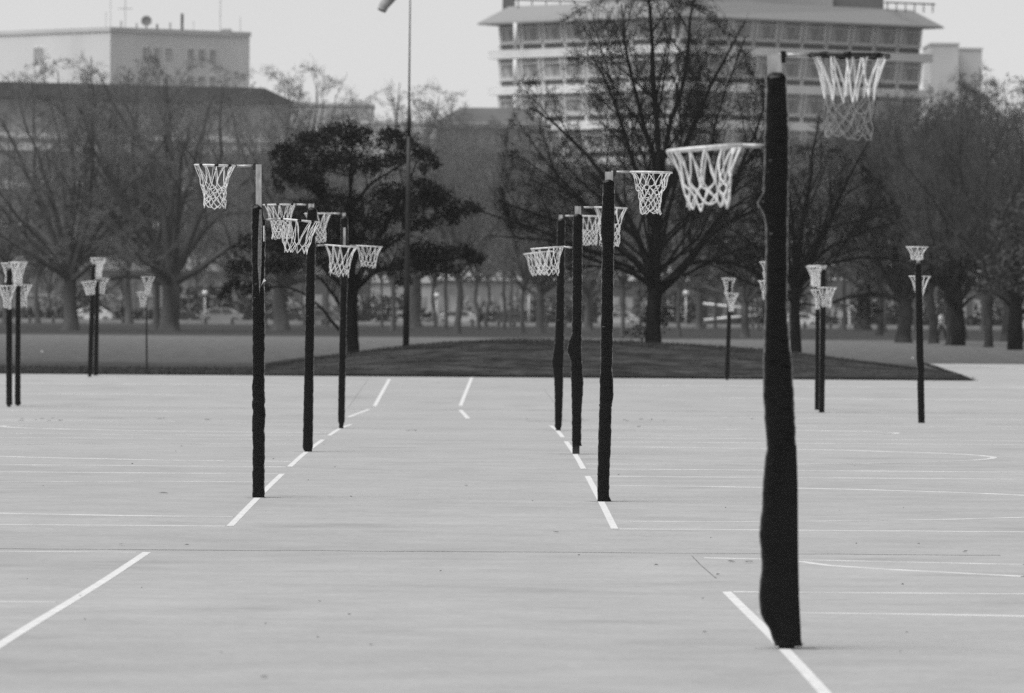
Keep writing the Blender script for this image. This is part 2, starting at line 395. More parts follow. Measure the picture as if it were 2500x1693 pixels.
for gx, gy, gs in goal_spots:
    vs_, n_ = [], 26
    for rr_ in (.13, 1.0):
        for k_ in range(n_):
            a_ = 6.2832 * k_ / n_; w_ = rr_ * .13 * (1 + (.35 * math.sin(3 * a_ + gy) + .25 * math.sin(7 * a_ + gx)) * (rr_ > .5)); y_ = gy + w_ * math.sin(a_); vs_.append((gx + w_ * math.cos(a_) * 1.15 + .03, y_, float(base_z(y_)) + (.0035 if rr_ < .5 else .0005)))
    obj('contact_shade_stain', np_mesh('contact_shade_stain', vs_, [(k_, (k_ + 1) % n_, n_ + (k_ + 1) % n_, n_ + k_) for k_ in range(n_)][::1]), M_contactshade, court)
# leaf litter and moss crumbs
mb = MB()
spots = [(928, 979, .20), (942, 979, .14), (1058, 1104, .09), (1209, 1139, .05), (371, 1121, .16), (275, 1239, .08), (424, 1240, .07),
         (1630, 1307, .05), (1820, 1466, .06), (843, 1467, .05), (725, 1368, .03), (2191, 1255, .08), (2085, 1237, .05), (300, 1055, .06),
         (1262, 1210, .1), (1600, 1440, .06), (600, 1540, .08), (1490, 1285, .07), (1000, 1300, .04), (1660, 1277, .12), (1700, 1278, .14), (1450, 970, .14), (735, 1011, .05)]
for _ in range(40): spots.append((rng.uniform(20, 2300), 965 + 580 * rng.random() ** 1.6, rng.uniform(.012, .045)))
for k in range(26): spots.append((rng.choice([rng.uniform(0, 160), rng.uniform(300, 620), rng.uniform(1320, 1480), rng.uniform(1180, 1900)]), 953 + rng.uniform(-2, 4), rng.uniform(.08, .22)))
for x, y, r in spots:
    r *= .30
    p = ground(x * V, y * V); a = rng.uniform(0, 6.28); n = 5
    ring = [(p.x + r * rng.uniform(.6, 1.1) * math.cos(a + 6.283 * i / n), p.y + r * .8 * rng.uniform(.5, 1.1) * math.sin(a + 6.283 * i / n), p.z + .006 + rng.uniform(0, .012)) for i in range(n)]
    mb.add(ring + [(p.x, p.y, p.z + .008 + r * .18)], [(i, (i + 1) % n, n) for i in range(n)] + [tuple(range(n))])
tag(mb.build('leaf_litter', mat('dry_leaf', .11, .9, .1, var=.5, vscale=2)), 'scattered dry leaves and moss crumbs on the bare court', 'leaf litter', kind='stuff')

# long grass along the court edge and over the bank
nr = np.random.default_rng(7)
def blades(n, xf, yf, hmin, hmax, zf):
    x = xf(n); y = yf(n, x); z = np.array([zf(a, b) for a, b in zip(x, y)])
    h = nr.uniform(hmin, hmax, n); a = nr.uniform(0, 2 * np.pi, n); w = nr.uniform(.008, .018, n)
    lean = nr.normal(0, .35, (n, 2)) * h[:, None]
    b0 = np.stack([x - np.cos(a) * w, y - np.sin(a) * w, z - .03], 1); b1 = np.stack([x + np.cos(a) * w, y + np.sin(a) * w, z - .03], 1)
    t = np.stack([x + lean[:, 0], y + lean[:, 1], z + h], 1)
    return np.concatenate([b0, b1, t]), np.stack([np.arange(n), np.arange(n) + n, np.arange(n) + 2 * n], 1)
def surf(x, y): return float(base_z(y)) - .03 + mound(x, y)
B = [blades(9000, lambda n: nr.uniform(-16, 12, n), lambda n, x: 172 + np.abs(nr.normal(0, .6, n)), .05, .13, surf),
     blades(5000, lambda n: 12.1 + nr.uniform(0, 1.65, n) - np.abs(nr.normal(0, .25, n)), lambda n, x: np.clip(172 + (x - 12.1) / .037, 172, 216), .03, .09, surf),
     blades(60000, lambda n: nr.uniform(-6, 12.3, n), lambda n, x: nr.uniform(172, 199, n), .03, .13, surf),
     blades(9000, lambda n: nr.uniform(-16, -5, n), lambda n, x: nr.uniform(172, 190, n), .03, .09, surf)]
off = 0; VV, FF = [], []
for v_, f_ in B: VV.append(v_); FF.append(f_ + off); off += len(v_)
tag(obj('grass', np_mesh('grass', np.concatenate(VV), np.concatenate(FF), False), mat('grass_blade', .05, .7, .1, var=.6, vscale=1.0)),
    'short dark grass blades along the court edge and over the bank', 'grass', kind='stuff')

# ------------------------------------------------------------------ netball posts
def net_parts(parent, R, depth, white, rows, taper, seed, r, sag=0.0, shear=(0, 0), mw=None, mdk=None, top=0.46):
    """cords from the ring: long V strands, then diamonds; 'white' of the depth is pale cord, the rest dark"""
    q = random.Random(seed); N = 12
    dl = [0.0, top] + [top + (1 - top) * (i + 1) / rows for i in range(rows)]
    def rad(d):
        e = min(1.0, d / max(0.62, top)); return R * (1 - (1 - taper) * (e ** 0.85)) 
    ring = []
    for k, d in enumerate(dl):
        row = []
        for j in range(N):
            a = 2 * math.pi * (j + (0.5 if k % 2 else 0)) / N + (q.uniform(-.12, .12) if k else q.uniform(-.12, .12))
            rr = rad(d) * (q.uniform(.87, 1.1) if k else 1); z = -d * depth + (q.uniform(-.02, .02) if k else 0)
            row.append(Vector((rr * math.cos(a) + shear[0] * d, rr * math.sin(a) + shear[1] * d, z)))
        ring.append(row)
    W, K = MB(), MB()
    for k in range(len(dl) - 1):
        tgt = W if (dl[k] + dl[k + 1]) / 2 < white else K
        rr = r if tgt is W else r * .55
        for j in range(N):
            a = ring[k][j]
            for b in ((ring[k + 1][j], ring[k + 1][(j - 1) % N]) if k % 2 == 0 else (ring[k + 1][j], ring[k + 1][(j + 1) % N])):
                if k == 0:
                    da = (b - a).length; a2 = a + Vector((q.uniform(-.012, .012), q.uniform(-.012, .012), 0.0))
                    m1 = a2.lerp(b, .33) + Vector((q.uniform(-.006, .006), q.uniform(-.006, .006), 0)) + Vector((a.x, a.y, 0)) * -.05
                    m2 = a2.lerp(b, .7) + Vector((q.uniform(-.005, .005), q.uniform(-.005, .005), 0)) + Vector((a.x, a.y, 0)) * -.05
                    tgt.tube([a2, m1, m2, b], rr, 5, False)
                else:
                    m = a.lerp(b, .5) + Vector((0, 0, -.004)); tgt.tube([a, m, b], rr, 5, False)
            if k > 0: tgt.sphere(a, rr * 1.5, 5, 4)
    last = W if white >= 1 else K
    for j in range(N):
        a, b = ring[-1][j], ring[-1][(j + 1) % N]; m = (a + b) / 2 + Vector((0, 0, -.022 + q.uniform(-.006, .006)))
        last.tube([a, m, b], r if last is W else r * .55, 5, False)
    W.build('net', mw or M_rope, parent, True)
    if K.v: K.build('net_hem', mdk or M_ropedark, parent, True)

def post(spec):
    Y = spec['Y']; g = spec.get('s', 1.0)
    bx, by = spec['base']; pb = at(bx, by, Y); gz = ter(pb.x, Y); B0 = Vector((pb.x, Y, gz))
    T = thing('netball_post', B0, spec['label'], 'netball post', 'netball posts standing on the courts')
    def loc(px, py): p = at(px, py, Y); return Vector((p.x - B0.x, 0, p.z - B0.z))
    tx, ty = spec['top']; pt = loc(tx, ty); hw = spec.get('pole', 0.04)
    # square steel pole
    mb = MB()
    lv = [Vector((0, 0, -0.02)), Vector((pt.x, 0, pt.z))]
    vs = []
    for c in lv: vs += [(c.x - hw, -hw, c.z), (c.x + hw, -hw, c.z), (c.x + hw, hw, c.z), (c.x - hw, hw, c.z)]
    mb.add(vs, [(0, 1, 5, 4), (1, 2, 6, 5), (2, 3, 7, 6), (3, 0, 4, 7), (4, 5, 6, 7), (3, 2, 1, 0)])
    mb.build('pole', spec.get('polem', M_galv), T)
    if 'pad' in spec: MB().box(-hw - .006, hw + .006, -hw - .006, hw + .006, -.02, .34).build('foot_sleeve', M_poledark, T)
    # padded vinyl sleeve
    prof = spec.get('pad')
    pad = None
    if prof:
        ysv = np.array([p[0] for p in prof], float); Ls = np.array([p[1] for p in prof], float); Rs = np.array([p[2] for p in prof], float)
        nl, na = spec.get('res', (110, 28)); q = np.random.default_rng(spec.get('seed', 1))
        s = Y / F; dp = spec.get('depth', 0.058)
        yy = np.linspace(ysv[0], ysv[-1], nl)
        ph = q.uniform(0, 6.28, 8); vs = []
        for i, y in enumerate(yy):
            L = np.interp(y, ysv, Ls); R_ = np.interp(y, ysv, Rs)
            a = loc(L, y); b = loc(R_, y); cx = (a.x + b.x) / 2; w = abs(b.x - a.x) / 2
            z = (a.z + b.z) / 2; e = min(1.0, .45 + .55 * min(1, (i / nl) / .012)) if i < 3 else 1.0
            e = 0.55 if i == 0 else (0.86 if i == 1 else 1.0)
            wr = spec.get('wr', 0.0025)
            for k in range(na):
                t = 2 * math.pi * k / na; ct, st = math.cos(t), math.sin(t); n = 0.55
                X = abs(ct) ** n * math.copysign(1, ct); Yd = abs(st) ** n * math.copysign(1, st)
                d = wr * (math.sin(38 * z + 2.3 * t + ph[0]) + .8 * math.sin(61 * z - 3.1 * t + ph[1]) + .7 * math.sin(97 * z + 4 * t + ph[2]) + .5 * math.sin(150 * z - 5 * t + ph[3])) 
                d += q.normal(0, wr * .35)
                vs.append((cx + (w * e + d) * X, (dp * e + d) * Yd, z))
        fs = [(i * na + k, i * na + (k + 1) % na, (i + 1) * na + (k + 1) % na, (i + 1) * na + k) for i in range(nl - 1) for k in range(na)]
        fs = [f[::-1] for f in fs]
        me = bpy.data.meshes.new('pad'); me.from_pydata(vs, [], fs + [tuple(range(na)), tuple(range((nl - 1) * na + na - 1, (nl - 1) * na - 1, -1))])
        me.polygons.foreach_set('use_smooth', [True] * (len(me.polygons) - 2) + [False, False]); me.update()
        pad = obj('pad', me, M_vinyl, T)
        for (y, hpx, grow) in spec.get('bands', []):
            L = np.interp(y, ysv, Ls); R_ = np.interp(y, ysv, Rs); a = loc(L, y); b = loc(R_, y); cx = (a.x + b.x) / 2; w = abs(b.x - a.x) / 2 + grow; hz = hpx * s / 2
            vs = []
            for z in (a.z - hz, a.z + hz):
                for k in range(24):
                    t = 2 * math.pi * k / 24; ct, st = math.cos(t), math.sin(t); n = .55
                    vs.append((cx + w * abs(ct) ** n * math.copysign(1, ct), (dp + grow) * abs(st) ** n * math.copysign(1, st), z + .004 * math.sin(3 * t)))
            MB().add(vs, [(k, (k + 1) % 24, 24 + (k + 1) % 24, 24 + k) for k in range(24)]).build('tape_band', M_tape, pad, True)
        for (poly, m, nm) in spec.get('patch', []):
            f = -(dp + .006); pv = [loc(x, y) for x, y in poly]; n = len(pv)
            MB().add([(p.x, f, p.z) for p in pv] + [(p.x, f + .02, p.z) for p in pv], [tuple(range(n - 1, -1, -1)), tuple(range(n, 2 * n))] + [(i, (i + 1) % n, n + (i + 1) % n, n + i) for i in range(n)]).build(nm, m, pad)
    # hoops
    for h in spec['hoops']:
        y0 = h['y']; s = Y / F; R = h.get('R', 0.19); tr = h.get('r', 0.0085)
        pc = loc(h['x'], y0)                                   # ring centre, depth offset dy
        dy = h.get('dy', 0.0)
        Hh = bpy.data.objects.new('hoop', None)
        mb = MB(); mb.torus(R, tr, N=44, n=8)
        ho = mb.build('hoop', h.get('m', M_hoop), T, True)
        ho.location = (pc.x, dy, pc.z)
        ho.rotation_euler = (h.get('tx', 0.0), h.get('ty', 0.0), 0)
        # arm from ring to pole, in hoop space
        at_pole = Vector((np.interp(pc.z, [0, pt.z], [0, pt.x]), 0, pc.z + h.get('az', 0.0)))
        v = at_pole - Vector((pc.x, dy, pc.z)); inv = Matrix.Rotation(-h.get('ty', 0), 3, 'Y') @ Matrix.Rotation(-h.get('tx', 0), 3, 'X')
        v = inv @ v; dxy = Vector((v.x, v.y, 0)).normalized()
        arm = MB(); arm.tube([dxy * (R - .004), v - dxy * .02 if v.length > R + .06 else v], 0.012, 8)
        arm.build('arm', h.get('ma', M_galv), ho, True)
        br = MB(); c = v - dxy * (hw + .012)
        br.box(c.x - .013, c.x + .013, c.y - .025, c.y + .025, c.z - .04, c.z + .022); br.build('bracket', h.get('mb', M_poledark), ho)
        q = random.Random(h.get('seed', 1))
        for j in range(h.get('ties', 0)):
            a = 2 * math.pi * (j + q.uniform(-.2, .2)) / 8
            t = Vector((-math.sin(a), math.cos(a), 0)); c = Vector((R * math.cos(a), R * math.sin(a), 0)); MB().tube([c - t * .018, c + t * .018], tr * 1.35, 8).build('tape_tie', M_tape, ho, True)
        net_parts(ho, R * .985, h['d'], h.get('white', 1.0), h.get('rows', 5), h.get('taper', .58), h.get('seed', 1), h.get('cord', 0.0034), shear=h.get('shear', (0, 0)), mdk=h.get('mdk'), top=h.get('topf', .46))
    return T

def vv(lst): return [(y * V, l * V, r * V) for y, l, r in lst]
def cx(a, b): return (a + b) / 2 * V
P = []
# nearest post
P.append(dict(Y=36.1, base=(1920, 1576), top=(1890, 134), pole=.034, seed=3, res=(190, 36), depth=.075, wr=.0009,
    pad=vv([(165, 1741, 1783), (172, 1738, 1785), (240, 1737, 1787), (300, 1735, 1790), (380, 1734, 1791), (440, 1731, 1789), (455, 1722, 1789), (462, 1718, 1789), (470, 1722, 1789), (490, 1733, 1788), (520, 1738, 1788), (640, 1737, 1787), (700, 1736, 1786),
            (760, 1734, 1790), (820, 1732, 1797), (900, 1732, 1802), (950, 1735, 1804), (1000, 1739, 1806), (1020, 1740, 1807), (1060, 1734, 1809), (1100, 1731, 1810), (1150, 1729, 1810), (1190, 1725, 1810), (1215, 1722, 1810),
            (1245, 1726, 1811), (1270, 1728, 1811), (1300, 1727, 1812), (1335, 1723, 1813), (1365, 1722, 1813), (1390, 1725, 1815), (1410, 1733, 1816), (1430, 1746, 1817), (1447, 1751, 1818), (1458, 1756, 1820), (1466, 1759, 1820)]),
    bands=[(262 * V, 2, .002), (560 * V, 2, .002), (948 * V, 3, .002)], patch=[([(x * V, y * V) for x, y in ((1758, 1010), (1806, 1010), (1809, 1100), (1810, 1250), (1812, 1350), (1816, 1430), (1817, 1464), (1762, 1464), (1757, 1440), (1760, 1250), (1756, 1100))], M_vinyl, 'front_panel')], label='nearest and tallest netball post, black padded, beside the right foreground line',
    hoops=[dict(x=cx(1840, 2015), y=127 * V, R=.197, d=.41, white=.60, rows=4, taper=.62, seed=11, ties=8, m=M_hoopdark, mdk=M_ropegrey, cord=.0044, topf=.55, r=.012, ty=0.01, mb=M_tape),
           dict(x=cx(1508, 1690), y=337 * V, d=.40, white=.74, rows=5, taper=.56, seed=12, ty=-.085, cord=.0046, topf=.42, r=.010, az=.015)]))
P.append(dict(Y=64.0, base=(631, 1220), top=(631.5, 402), pole=.026, seed=5, res=(150, 28), depth=.06, wr=.0019,
    pad=[(500, 617, 634), (508, 615, 640), (540, 615, 648), (600, 614, 648), (700, 616, 646), (800, 616, 647), (930, 617, 646), (955, 615, 646), (975, 617, 648), (990, 615, 645), (1000, 617, 649), (1050, 615, 646), (1075, 617, 647), (1150, 616.5, 646), (1212, 616.5, 646), (1220, 616, 648)],
    bands=[(596, 7, .004), (982, 4, .003)],
    patch=[([(634, 512), (639, 512), (641, 545), (640, 590), (639, 640), (637, 690), (634, 720), (632.5, 690), (629.5, 650), (630, 600), (632, 545)], M_foam, 'exposed_foam'),
           ([(643, 552), (646, 552), (646, 590), (643.5, 590)], M_hoop, 'torn_edge'), ([(645, 680), (650, 686), (643, 690), (638, 700)], M_hoop, 'torn_edge')],
    label='left-row black netball post with its padding split open below a long bare steel top',
    hoops=[dict(x=cx(437, 540), y=376 * V, d=.37, rows=6, taper=.56, seed=21, ties=8, ty=.02, shear=(-.0, 0)),
           dict(x=cx(626, 731), y=501 * V, d=.385, white=.80, rows=4, taper=.60, seed=22, ties=8, ty=.09, topf=.52, shear=(0.0, 0))]))
P.append(dict(Y=81.8, base=(752, 1104), top=(760, 498), pole=.034, seed=6, res=(130, 28), depth=.06, wr=.0013,
    pad=[(506, 753, 768), (512, 750, 775), (530, 749, 775), (560, 748, 771), (640, 747, 770), (800, 745, 768), (900, 743, 766), (1000, 741, 765), (1090, 739, 764), (1098, 740, 763), (1104, 744, 761)],
    bands=[(870, 2, .002)], label='left-row black netball post, second of the three from the camera',
    hoops=[dict(x=cx(597, 672), y=465 * V, d=.375, rows=5, taper=.60, seed=31, ties=8, ty=-.02, shear=(.02, 0)),
           dict(x=cx(737, 811), y=559 * V, d=.45, white=.80, rows=5, taper=.58, seed=32, ty=.075, topf=.42)]))
P.append(dict(Y=101.2, base=(833, 1048), top=(840, 520), pole=.026, seed=7, res=(110, 24), depth=.055, wr=.0014,
    pad=[(528, 832, 848), (534, 831, 850), (560, 832, 850), (640, 832, 849), (800, 829, 846), (950, 826, 843), (1028, 825, 842), (1036, 828, 839), (1049, 829, 837)],
    patch=[([(838, 556), (844, 556), (844, 600), (838, 600)], M_galv, 'exposed_steel')],
    label='left-row black netball post furthest from the camera, in front of the dark tree',
    hoops=[dict(x=cx(690, 752), y=485 * V, d=.40, rows=5, taper=.60, seed=41, ty=-.02),
           dict(x=cx(806, 870), y=559.5 * V, d=.46, white=.70, rows=5, taper=.58, seed=42, ty=.05, topf=.42)]))
P.append(dict(Y=63.6, base=(1475, 1228), top=(1487, 420), pole=.036, seed=8, res=(150, 28), depth=.06, wr=.0015,
    pad=[(438, 1475, 1497), (444, 1472, 1501), (480, 1471, 1501), (540, 1467, 1501), (560, 1466, 1500), (600, 1470, 1499), (700, 1468, 1498), (860, 1466, 1496), (885, 1467, 1495), (892, 1466, 1494), (930, 1464, 1497), (960, 1464, 1498), (985, 1464, 1495), (992, 1463, 1493), (1080, 1460, 1492), (1155, 1459, 1488), (1162, 1458.5, 1488), (1210, 1458.5, 1487), (1222, 1458, 1492), (1229, 1458.5, 1494)],
    bands=[(990, 4, .003), (1159, 3, .003), (889, 3, .002)], label='right-row black netball post with taped seams, nearest of the row of three',
    hoops=[dict(x=cx(1428, 1527), y=391.5 * V, d=.36, rows=7, taper=.52, seed=51, ty=.015, topf=.30, cord=.0032)]))
P.append(dict(Y=81.6, base=(1406, 1111), top=(1411, 504), pole=.036, seed=9, res=(150, 28), depth=.058, wr=.0015,
    pad=[(522, 1401, 1420), (527, 1399, 1423), (600, 1398, 1422), (770, 1397, 1421), (818, 1396, 1420), (832, 1390, 1420), (852, 1384, 1420), (868, 1388, 1420), (882, 1394, 1421), (900, 1393.5, 1422), (934, 1394.5, 1424.5), (965, 1395, 1423), (1000, 1396, 1420), (1084, 1396.5, 1419), (1089, 1397, 1421)],
    label='right-row black netball post with a torn bulge halfway up, middle of the row of three',
    hoops=[dict(x=cx(1348, 1424), y=472 * V, d=.42, rows=6, taper=.62, seed=61, ty=.03, topf=.4),
           dict(x=cx(1203, 1281), y=563 * V, d=.42, white=.80, rows=5, taper=.62, seed=62, ty=-.075, topf=.42)]))
P.append(dict(Y=100.5, base=(1363, 1053), top=(1369, 525), pole=.03, seed=10, res=(130, 24), depth=.055, wr=.0013,
    pad=[(534, 1363, 1378), (540, 1360.5, 1380.5), (600, 1359.5, 1379), (770, 1357, 1378), (836, 1354, 1377), (860, 1351, 1377), (886, 1347, 1376), (905, 1350, 1375), (930, 1353, 1375), (963, 1354, 1374.5), (1035, 1354.5, 1372), (1043, 1354, 1371), (1048, 1358, 1367)],
    label='right-row black netball post furthest from the camera, with a low bulge in its pad',
    hoops=[dict(x=cx(1308, 1370), y=491 * V, d=.40, rows=6, taper=.60, seed=71, ty=.02),
           dict(x=cx(1187, 1250), y=574 * V, d=.42, white=.75, rows=5, taper=.60, seed=72, ty=-.12, topf=.4)]))
far = dict(res=(60, 16), wr=.0014, depth=.052, pole=.028)
def fh(x, y, dy, d, seed, **k): return dict(x=x, y=y, dy=dy, d=d, seed=seed, **k)
P += [dict(Y=137.0, base=(22, 989), top=(22.5, 645), seed=12, pad=[(655, 16, 30), (760, 15, 30), (980, 15, 30), (989, 15, 31)], label='black netball post at the left edge, left one of the close pair',
           hoops=[fh(23, 643, .34, .36, 81), fh(20.5, 699, -.34, .42, 82, taper=.42)], **far),
      dict(Y=138.6, base=(43.5, 987), top=(46, 646), seed=13, pad=[(690, 38.6, 50.5), (800, 37.5, 50.5), (978, 36, 50.5), (988, 36, 51.5)], label='black netball post at the left edge, right one of the close pair',
           hoops=[fh(47, 641, -.34, .44, 83, taper=.45), fh(53, 696, .34, .42, 84, taper=.45)], **far),
      dict(Y=168.5, base=(219, 923), top=(228, 640), seed=14, pad=[(645, 223, 234), (780, 218, 230), (915, 213.6, 226), (917, 215, 224)], label='leaning black netball post at the far left court edge, left of its pair',
           hoops=[fh(238, 637, .33, .36, 85, taper=.5), fh(219, 688, -.36, .30, 86, taper=.6, ty=-.12)], **far),
      dict(Y=170.5, base=(234, 918), top=(241, 645), seed=15, pad=[(682, 232, 243), (780, 230.5, 241.5), (918, 228, 239.5)], label='leaning black netball post at the far left court edge, right of its pair',
           hoops=[fh(241, 631, -.34, .44, 87, taper=.4), fh(246, 680, .34, .36, 88, taper=.45)], **far),
      dict(Y=176.0, base=(358.5, 911), top=(357, 684), seed=16, pole=.022, polem=M_poledark, label='thin bare netball pole without padding at the grass edge on the left',
           hoops=[fh(363, 677, -.3, .42, 89, taper=.4, R=.175), fh(351.5, 714, -.34, .36, 90, taper=.42, R=.175)]),
      dict(Y=170.5, base=(1775, 922), top=(1782, 681), seed=17, pad=[(684, 1777.7, 1786.4), (800, 1774, 1784.5), (921, 1769, 1781)], label='slim black netball post against the grass bank, left of the nearest post',
           hoops=[fh(1780, 680, .33, .36, 91, taper=.5, R=.175), fh(1785, 717, -.33, .42, 92, taper=.35, R=.175)], **far),
      dict(Y=136.0, base=(1886, 1006), top=(1884, 644), seed=18, pad=[(655, 1877, 1891), (1004, 1879, 1893)], label='black netball post almost wholly hidden behind the nearest post',
           hoops=[fh(1880, 640, .34, .40, 93), fh(1873, 687, -.34, .34, 94)], **far),
      dict(Y=137.5, base=(2006, 1007), top=(2010, 650), seed=19, pad=[(657, 2003, 2017), (800, 2002, 2016), (1000, 1999, 2013), (1007, 1999, 2013)], label='black netball post right of the nearest post, right and taller one of the close pair',
           hoops=[fh(1997, 649, .36, .40, 95, taper=.5), fh(2016.5, 703, -.34, .36, 96, taper=.5)], **far),
      dict(Y=140.0, base=(1995, 1003), top=(1997, 652), seed=20, pad=[(664, 1991, 2001), (760, 1991, 2001), (980, 1989, 2000.5), (1003, 1989, 2000.5)], label='black netball post right of the nearest post, left one of the close pair',
           hoops=[fh(1990, 652, -.2, .36, 97, taper=.5), fh(2000, 709, -.34, .36, 98, taper=.5)], **far),
      dict(Y=121.5, base=(2249, 1034), top=(2241, 610), seed=22, ties=8, pad=[(642, 2233.5, 2250), (750, 2235, 2253), (877, 2237, 2255), (905, 2240, 2257.5), (925, 2239, 2256), (1035, 2241.5, 2258)], label='black netball post standing alone at the right, second hoop half hidden behind it',
           hoops=[fh(2236, 604, -.34, .29, 99, taper=.55, white=.8), fh(2248.5, 675, .34, .56, 100, taper=.28, rows=6)], res=(80, 20), wr=.0014, depth=.055, pole=.03)]
for s_ in P: post(s_)

# ------------------------------------------------------------------ windsock mast on the bank
Y = 197.0; pb = at(991, 847, Y); gz = ter(pb.x, Y) - .03
T = thing('windsock_mast', (pb.x, Y, gz), 'tall thin dark windsock mast on the crest of the grass bank', 'windsock')
def lc(x, y): p = at(x, y, Y); return Vector((p.x - pb.x, 0, p.z - gz))
MB().tube([Vector((0, 0, -.05)), lc(993, 700), lc(996, 500), lc(998, 330)], [.092, .082, .068, .055], 14).build('pole', M_poledark, T, True)
MB().tube([lc(998, 332), lc(998.2, 300), lc(998.4, 270)], [.062, .06, .036], 14).build('collar', M_poledark, T, True)
MB().tube([lc(998.4, 275), lc(1000, 120), lc(1002.6, -90)], [.03, .022, .016], 10).build('top_pole', M_poledark, T, True)
sock = MB(); sp = [lc(990, -86), lc(978, -52), lc(962, -20), (lc(948, 0)), lc(938, 14), lc(931.5, 27)]
sp = [p + Vector((0, -.1 * i * .3, 0)) for i, p in enumerate(sp)]
sock.tube(sp, [.30, .25, .20, .165, .14, .128], 20, False)
sk = sock.build('windsock', mat('sock_cloth', .35, .8, .1, var=.2, vscale=6), T, True)
MB().torus(.30, .012, N=30, n=6).build('hoop_ring', M_poledark, sk, True, loc=sp[0])

# ------------------------------------------------------------------ bare trees (vectorised branching)
def rot_about(v, axis, ang):
    c, s = np.cos(ang)[:, None], np.sin(ang)[:, None]
    return v * c + np.cross(axis, v) * s + axis * (np.sum(axis * v, 1) * (1 - np.cos(ang)))[:, None]
def unit(a): return a / np.maximum(np.linalg.norm(a, axis=-1, keepdims=True), 1e-9)
def tubes(Pp, Rr, n):
    Bn, K, _ = Pp.shape
    tan = np.empty_like(Pp); tan[:, 1:-1] = Pp[:, 2:] - Pp[:, :-2]; tan[:, 0] = Pp[:, 1] - Pp[:, 0]; tan[:, -1] = Pp[:, -1] - Pp[:, -2]; tan = unit(tan)
    ref = np.where(np.abs(tan[:, :1, 2:3]) > .9, np.array([1., 0, 0]), np.array([0, 0, 1.])); a = unit(np.cross(np.broadcast_to(ref, tan.shape), tan)); b = np.cross(tan, a)
    th = 2 * np.pi * np.arange(n) / n
    ring = Pp[:, :, None] + Rr[:, :, None, None] * (a[:, :, None] * np.cos(th)[None, None, :, None] + b[:, :, None] * np.sin(th)[None, None, :, None])
    idx = np.arange(Bn * K * n).reshape(Bn, K, n)
    q = np.stack([idx[:, :-1], np.roll(idx, -1, 2)[:, :-1], np.roll(idx, -1, 2)[:, 1:], idx[:, 1:]], -1).reshape(-1, 4)
    return ring.reshape(-1, 3), q
def children(Pp, Rr, per, L, K, ang, t0, up, wob, q, rr=.6, lmul=None, tip_r=.15):
    """branches growing from polylines Pp"""
    Bn, Kp, _ = Pp.shape
    n = Bn * per
    par = np.repeat(np.arange(Bn), per)
    t = t0 + (1 - t0) * ((np.tile(np.arange(per), Bn) + q.uniform(0, 1, n)) / per)
    t = np.clip(t, 0, .995); f = t * (Kp - 1); i = np.minimum(f.astype(int), Kp - 2); w = (f - i)[:, None]
    st = Pp[par, i] * (1 - w) + Pp[par, i + 1] * w; tg = unit(Pp[par, i + 1] - Pp[par, i]); r0 = (Rr[par, i] * (1 - w[:, 0]) + Rr[par, i + 1] * w[:, 0]) * rr
    ax = unit(np.cross(tg, unit(q.normal(0, 1, (n, 3))))); d = rot_about(tg, ax, q.uniform(ang * .6, ang * 1.3, n))
    plen = np.sum(np.linalg.norm(np.diff(Pp, axis=1), axis=2), 1)[par]
    ln = L * plen * (1.0 - .42 * t) * q.uniform(.7, 1.25, n)
    out = np.empty((n, K, 3)); out[:, 0] = st
    for k in range(1, K):
        d = unit(d + np.array([0, 0, up]) + q.normal(0, wob, (n, 3))); out[:, k] = out[:, k - 1] + d * (ln / (K - 1))[:, None]
    R = np.maximum(r0, .004)[:, None] * np.linspace(1, tip_r, K)[None]
    return out, R
def merge(parts):
    Vv, Ff, o = [], [], 0
    for v, f in parts: Vv.append(v); Ff.append(f + o); o += len(v)
    return np.concatenate(Vv), np.concatenate(Ff)
def soft_env(P, env):
    if env is None: return P
    c, r = np.array(env[0]), np.array(env[1]); d = (P - c) / r; n = np.linalg.norm(d, axis=-1, keepdims=True); n = np.maximum(n, 1e-6)
    lim = np.where(n > .86, .84 + .26 * np.tanh((n - .84) / .42), n)
    lim = np.where(P[..., 2:3] < c[2] - r[2] * .55, n, lim)
    return c + (P - c) * lim / n
def bare_tree_meshes(name, limbs, lr, levels, seed, minr=.0055, env=None):
    """limbs: list of (polyline Kx3, radii) in metres; levels: dicts"""
    q = np.random.default_rng(seed)
    wood = []; 
    K0 = 10; LP, LR = [], []
    for pl, ra in limbs:
        pl = np.array(pl, float); s = np.r_[0, np.cumsum(np.linalg.norm(np.diff(pl, axis=0), axis=1))]; u = np.linspace(0, s[-1], K0)
        p = np.stack([np.interp(u, s, pl[:, c]) for c in range(3)], 1); p[1:-1] += q.normal(0, .012 * s[-1] / 3, (K0 - 2, 3)); LP.append(p); LR.append(np.interp(u, s, ra))
    LP, LR = np.array(LP), np.array(LR)
    wood.append(tubes(LP, LR, 10))
    cur, cr = LP, LR; crown = []
    for k, lv in enumerate(levels):
        src, sr = (cur[lv['skip']:], cr[lv['skip']:]) if 'skip' in lv else (cur, cr)
        c, r = children(src, sr, lv['n'], lv['L'], lv.get('K', 5), lv['a'], lv.get('t0', .25), lv.get('up', .1), lv.get('w', .12), q, lv.get('rr', .6))
        r = np.maximum(r, minr); c = soft_env(c, env)
        (wood if k == 0 else crown).append(tubes(c, r, lv.get('s', 4)))
        cur, cr = c, r
    wv, wf = merge(wood); cv, cf = merge(crown)
    return np_mesh(name + '_wood', wv, wf), np_mesh(name + '_twigs', cv, cf)
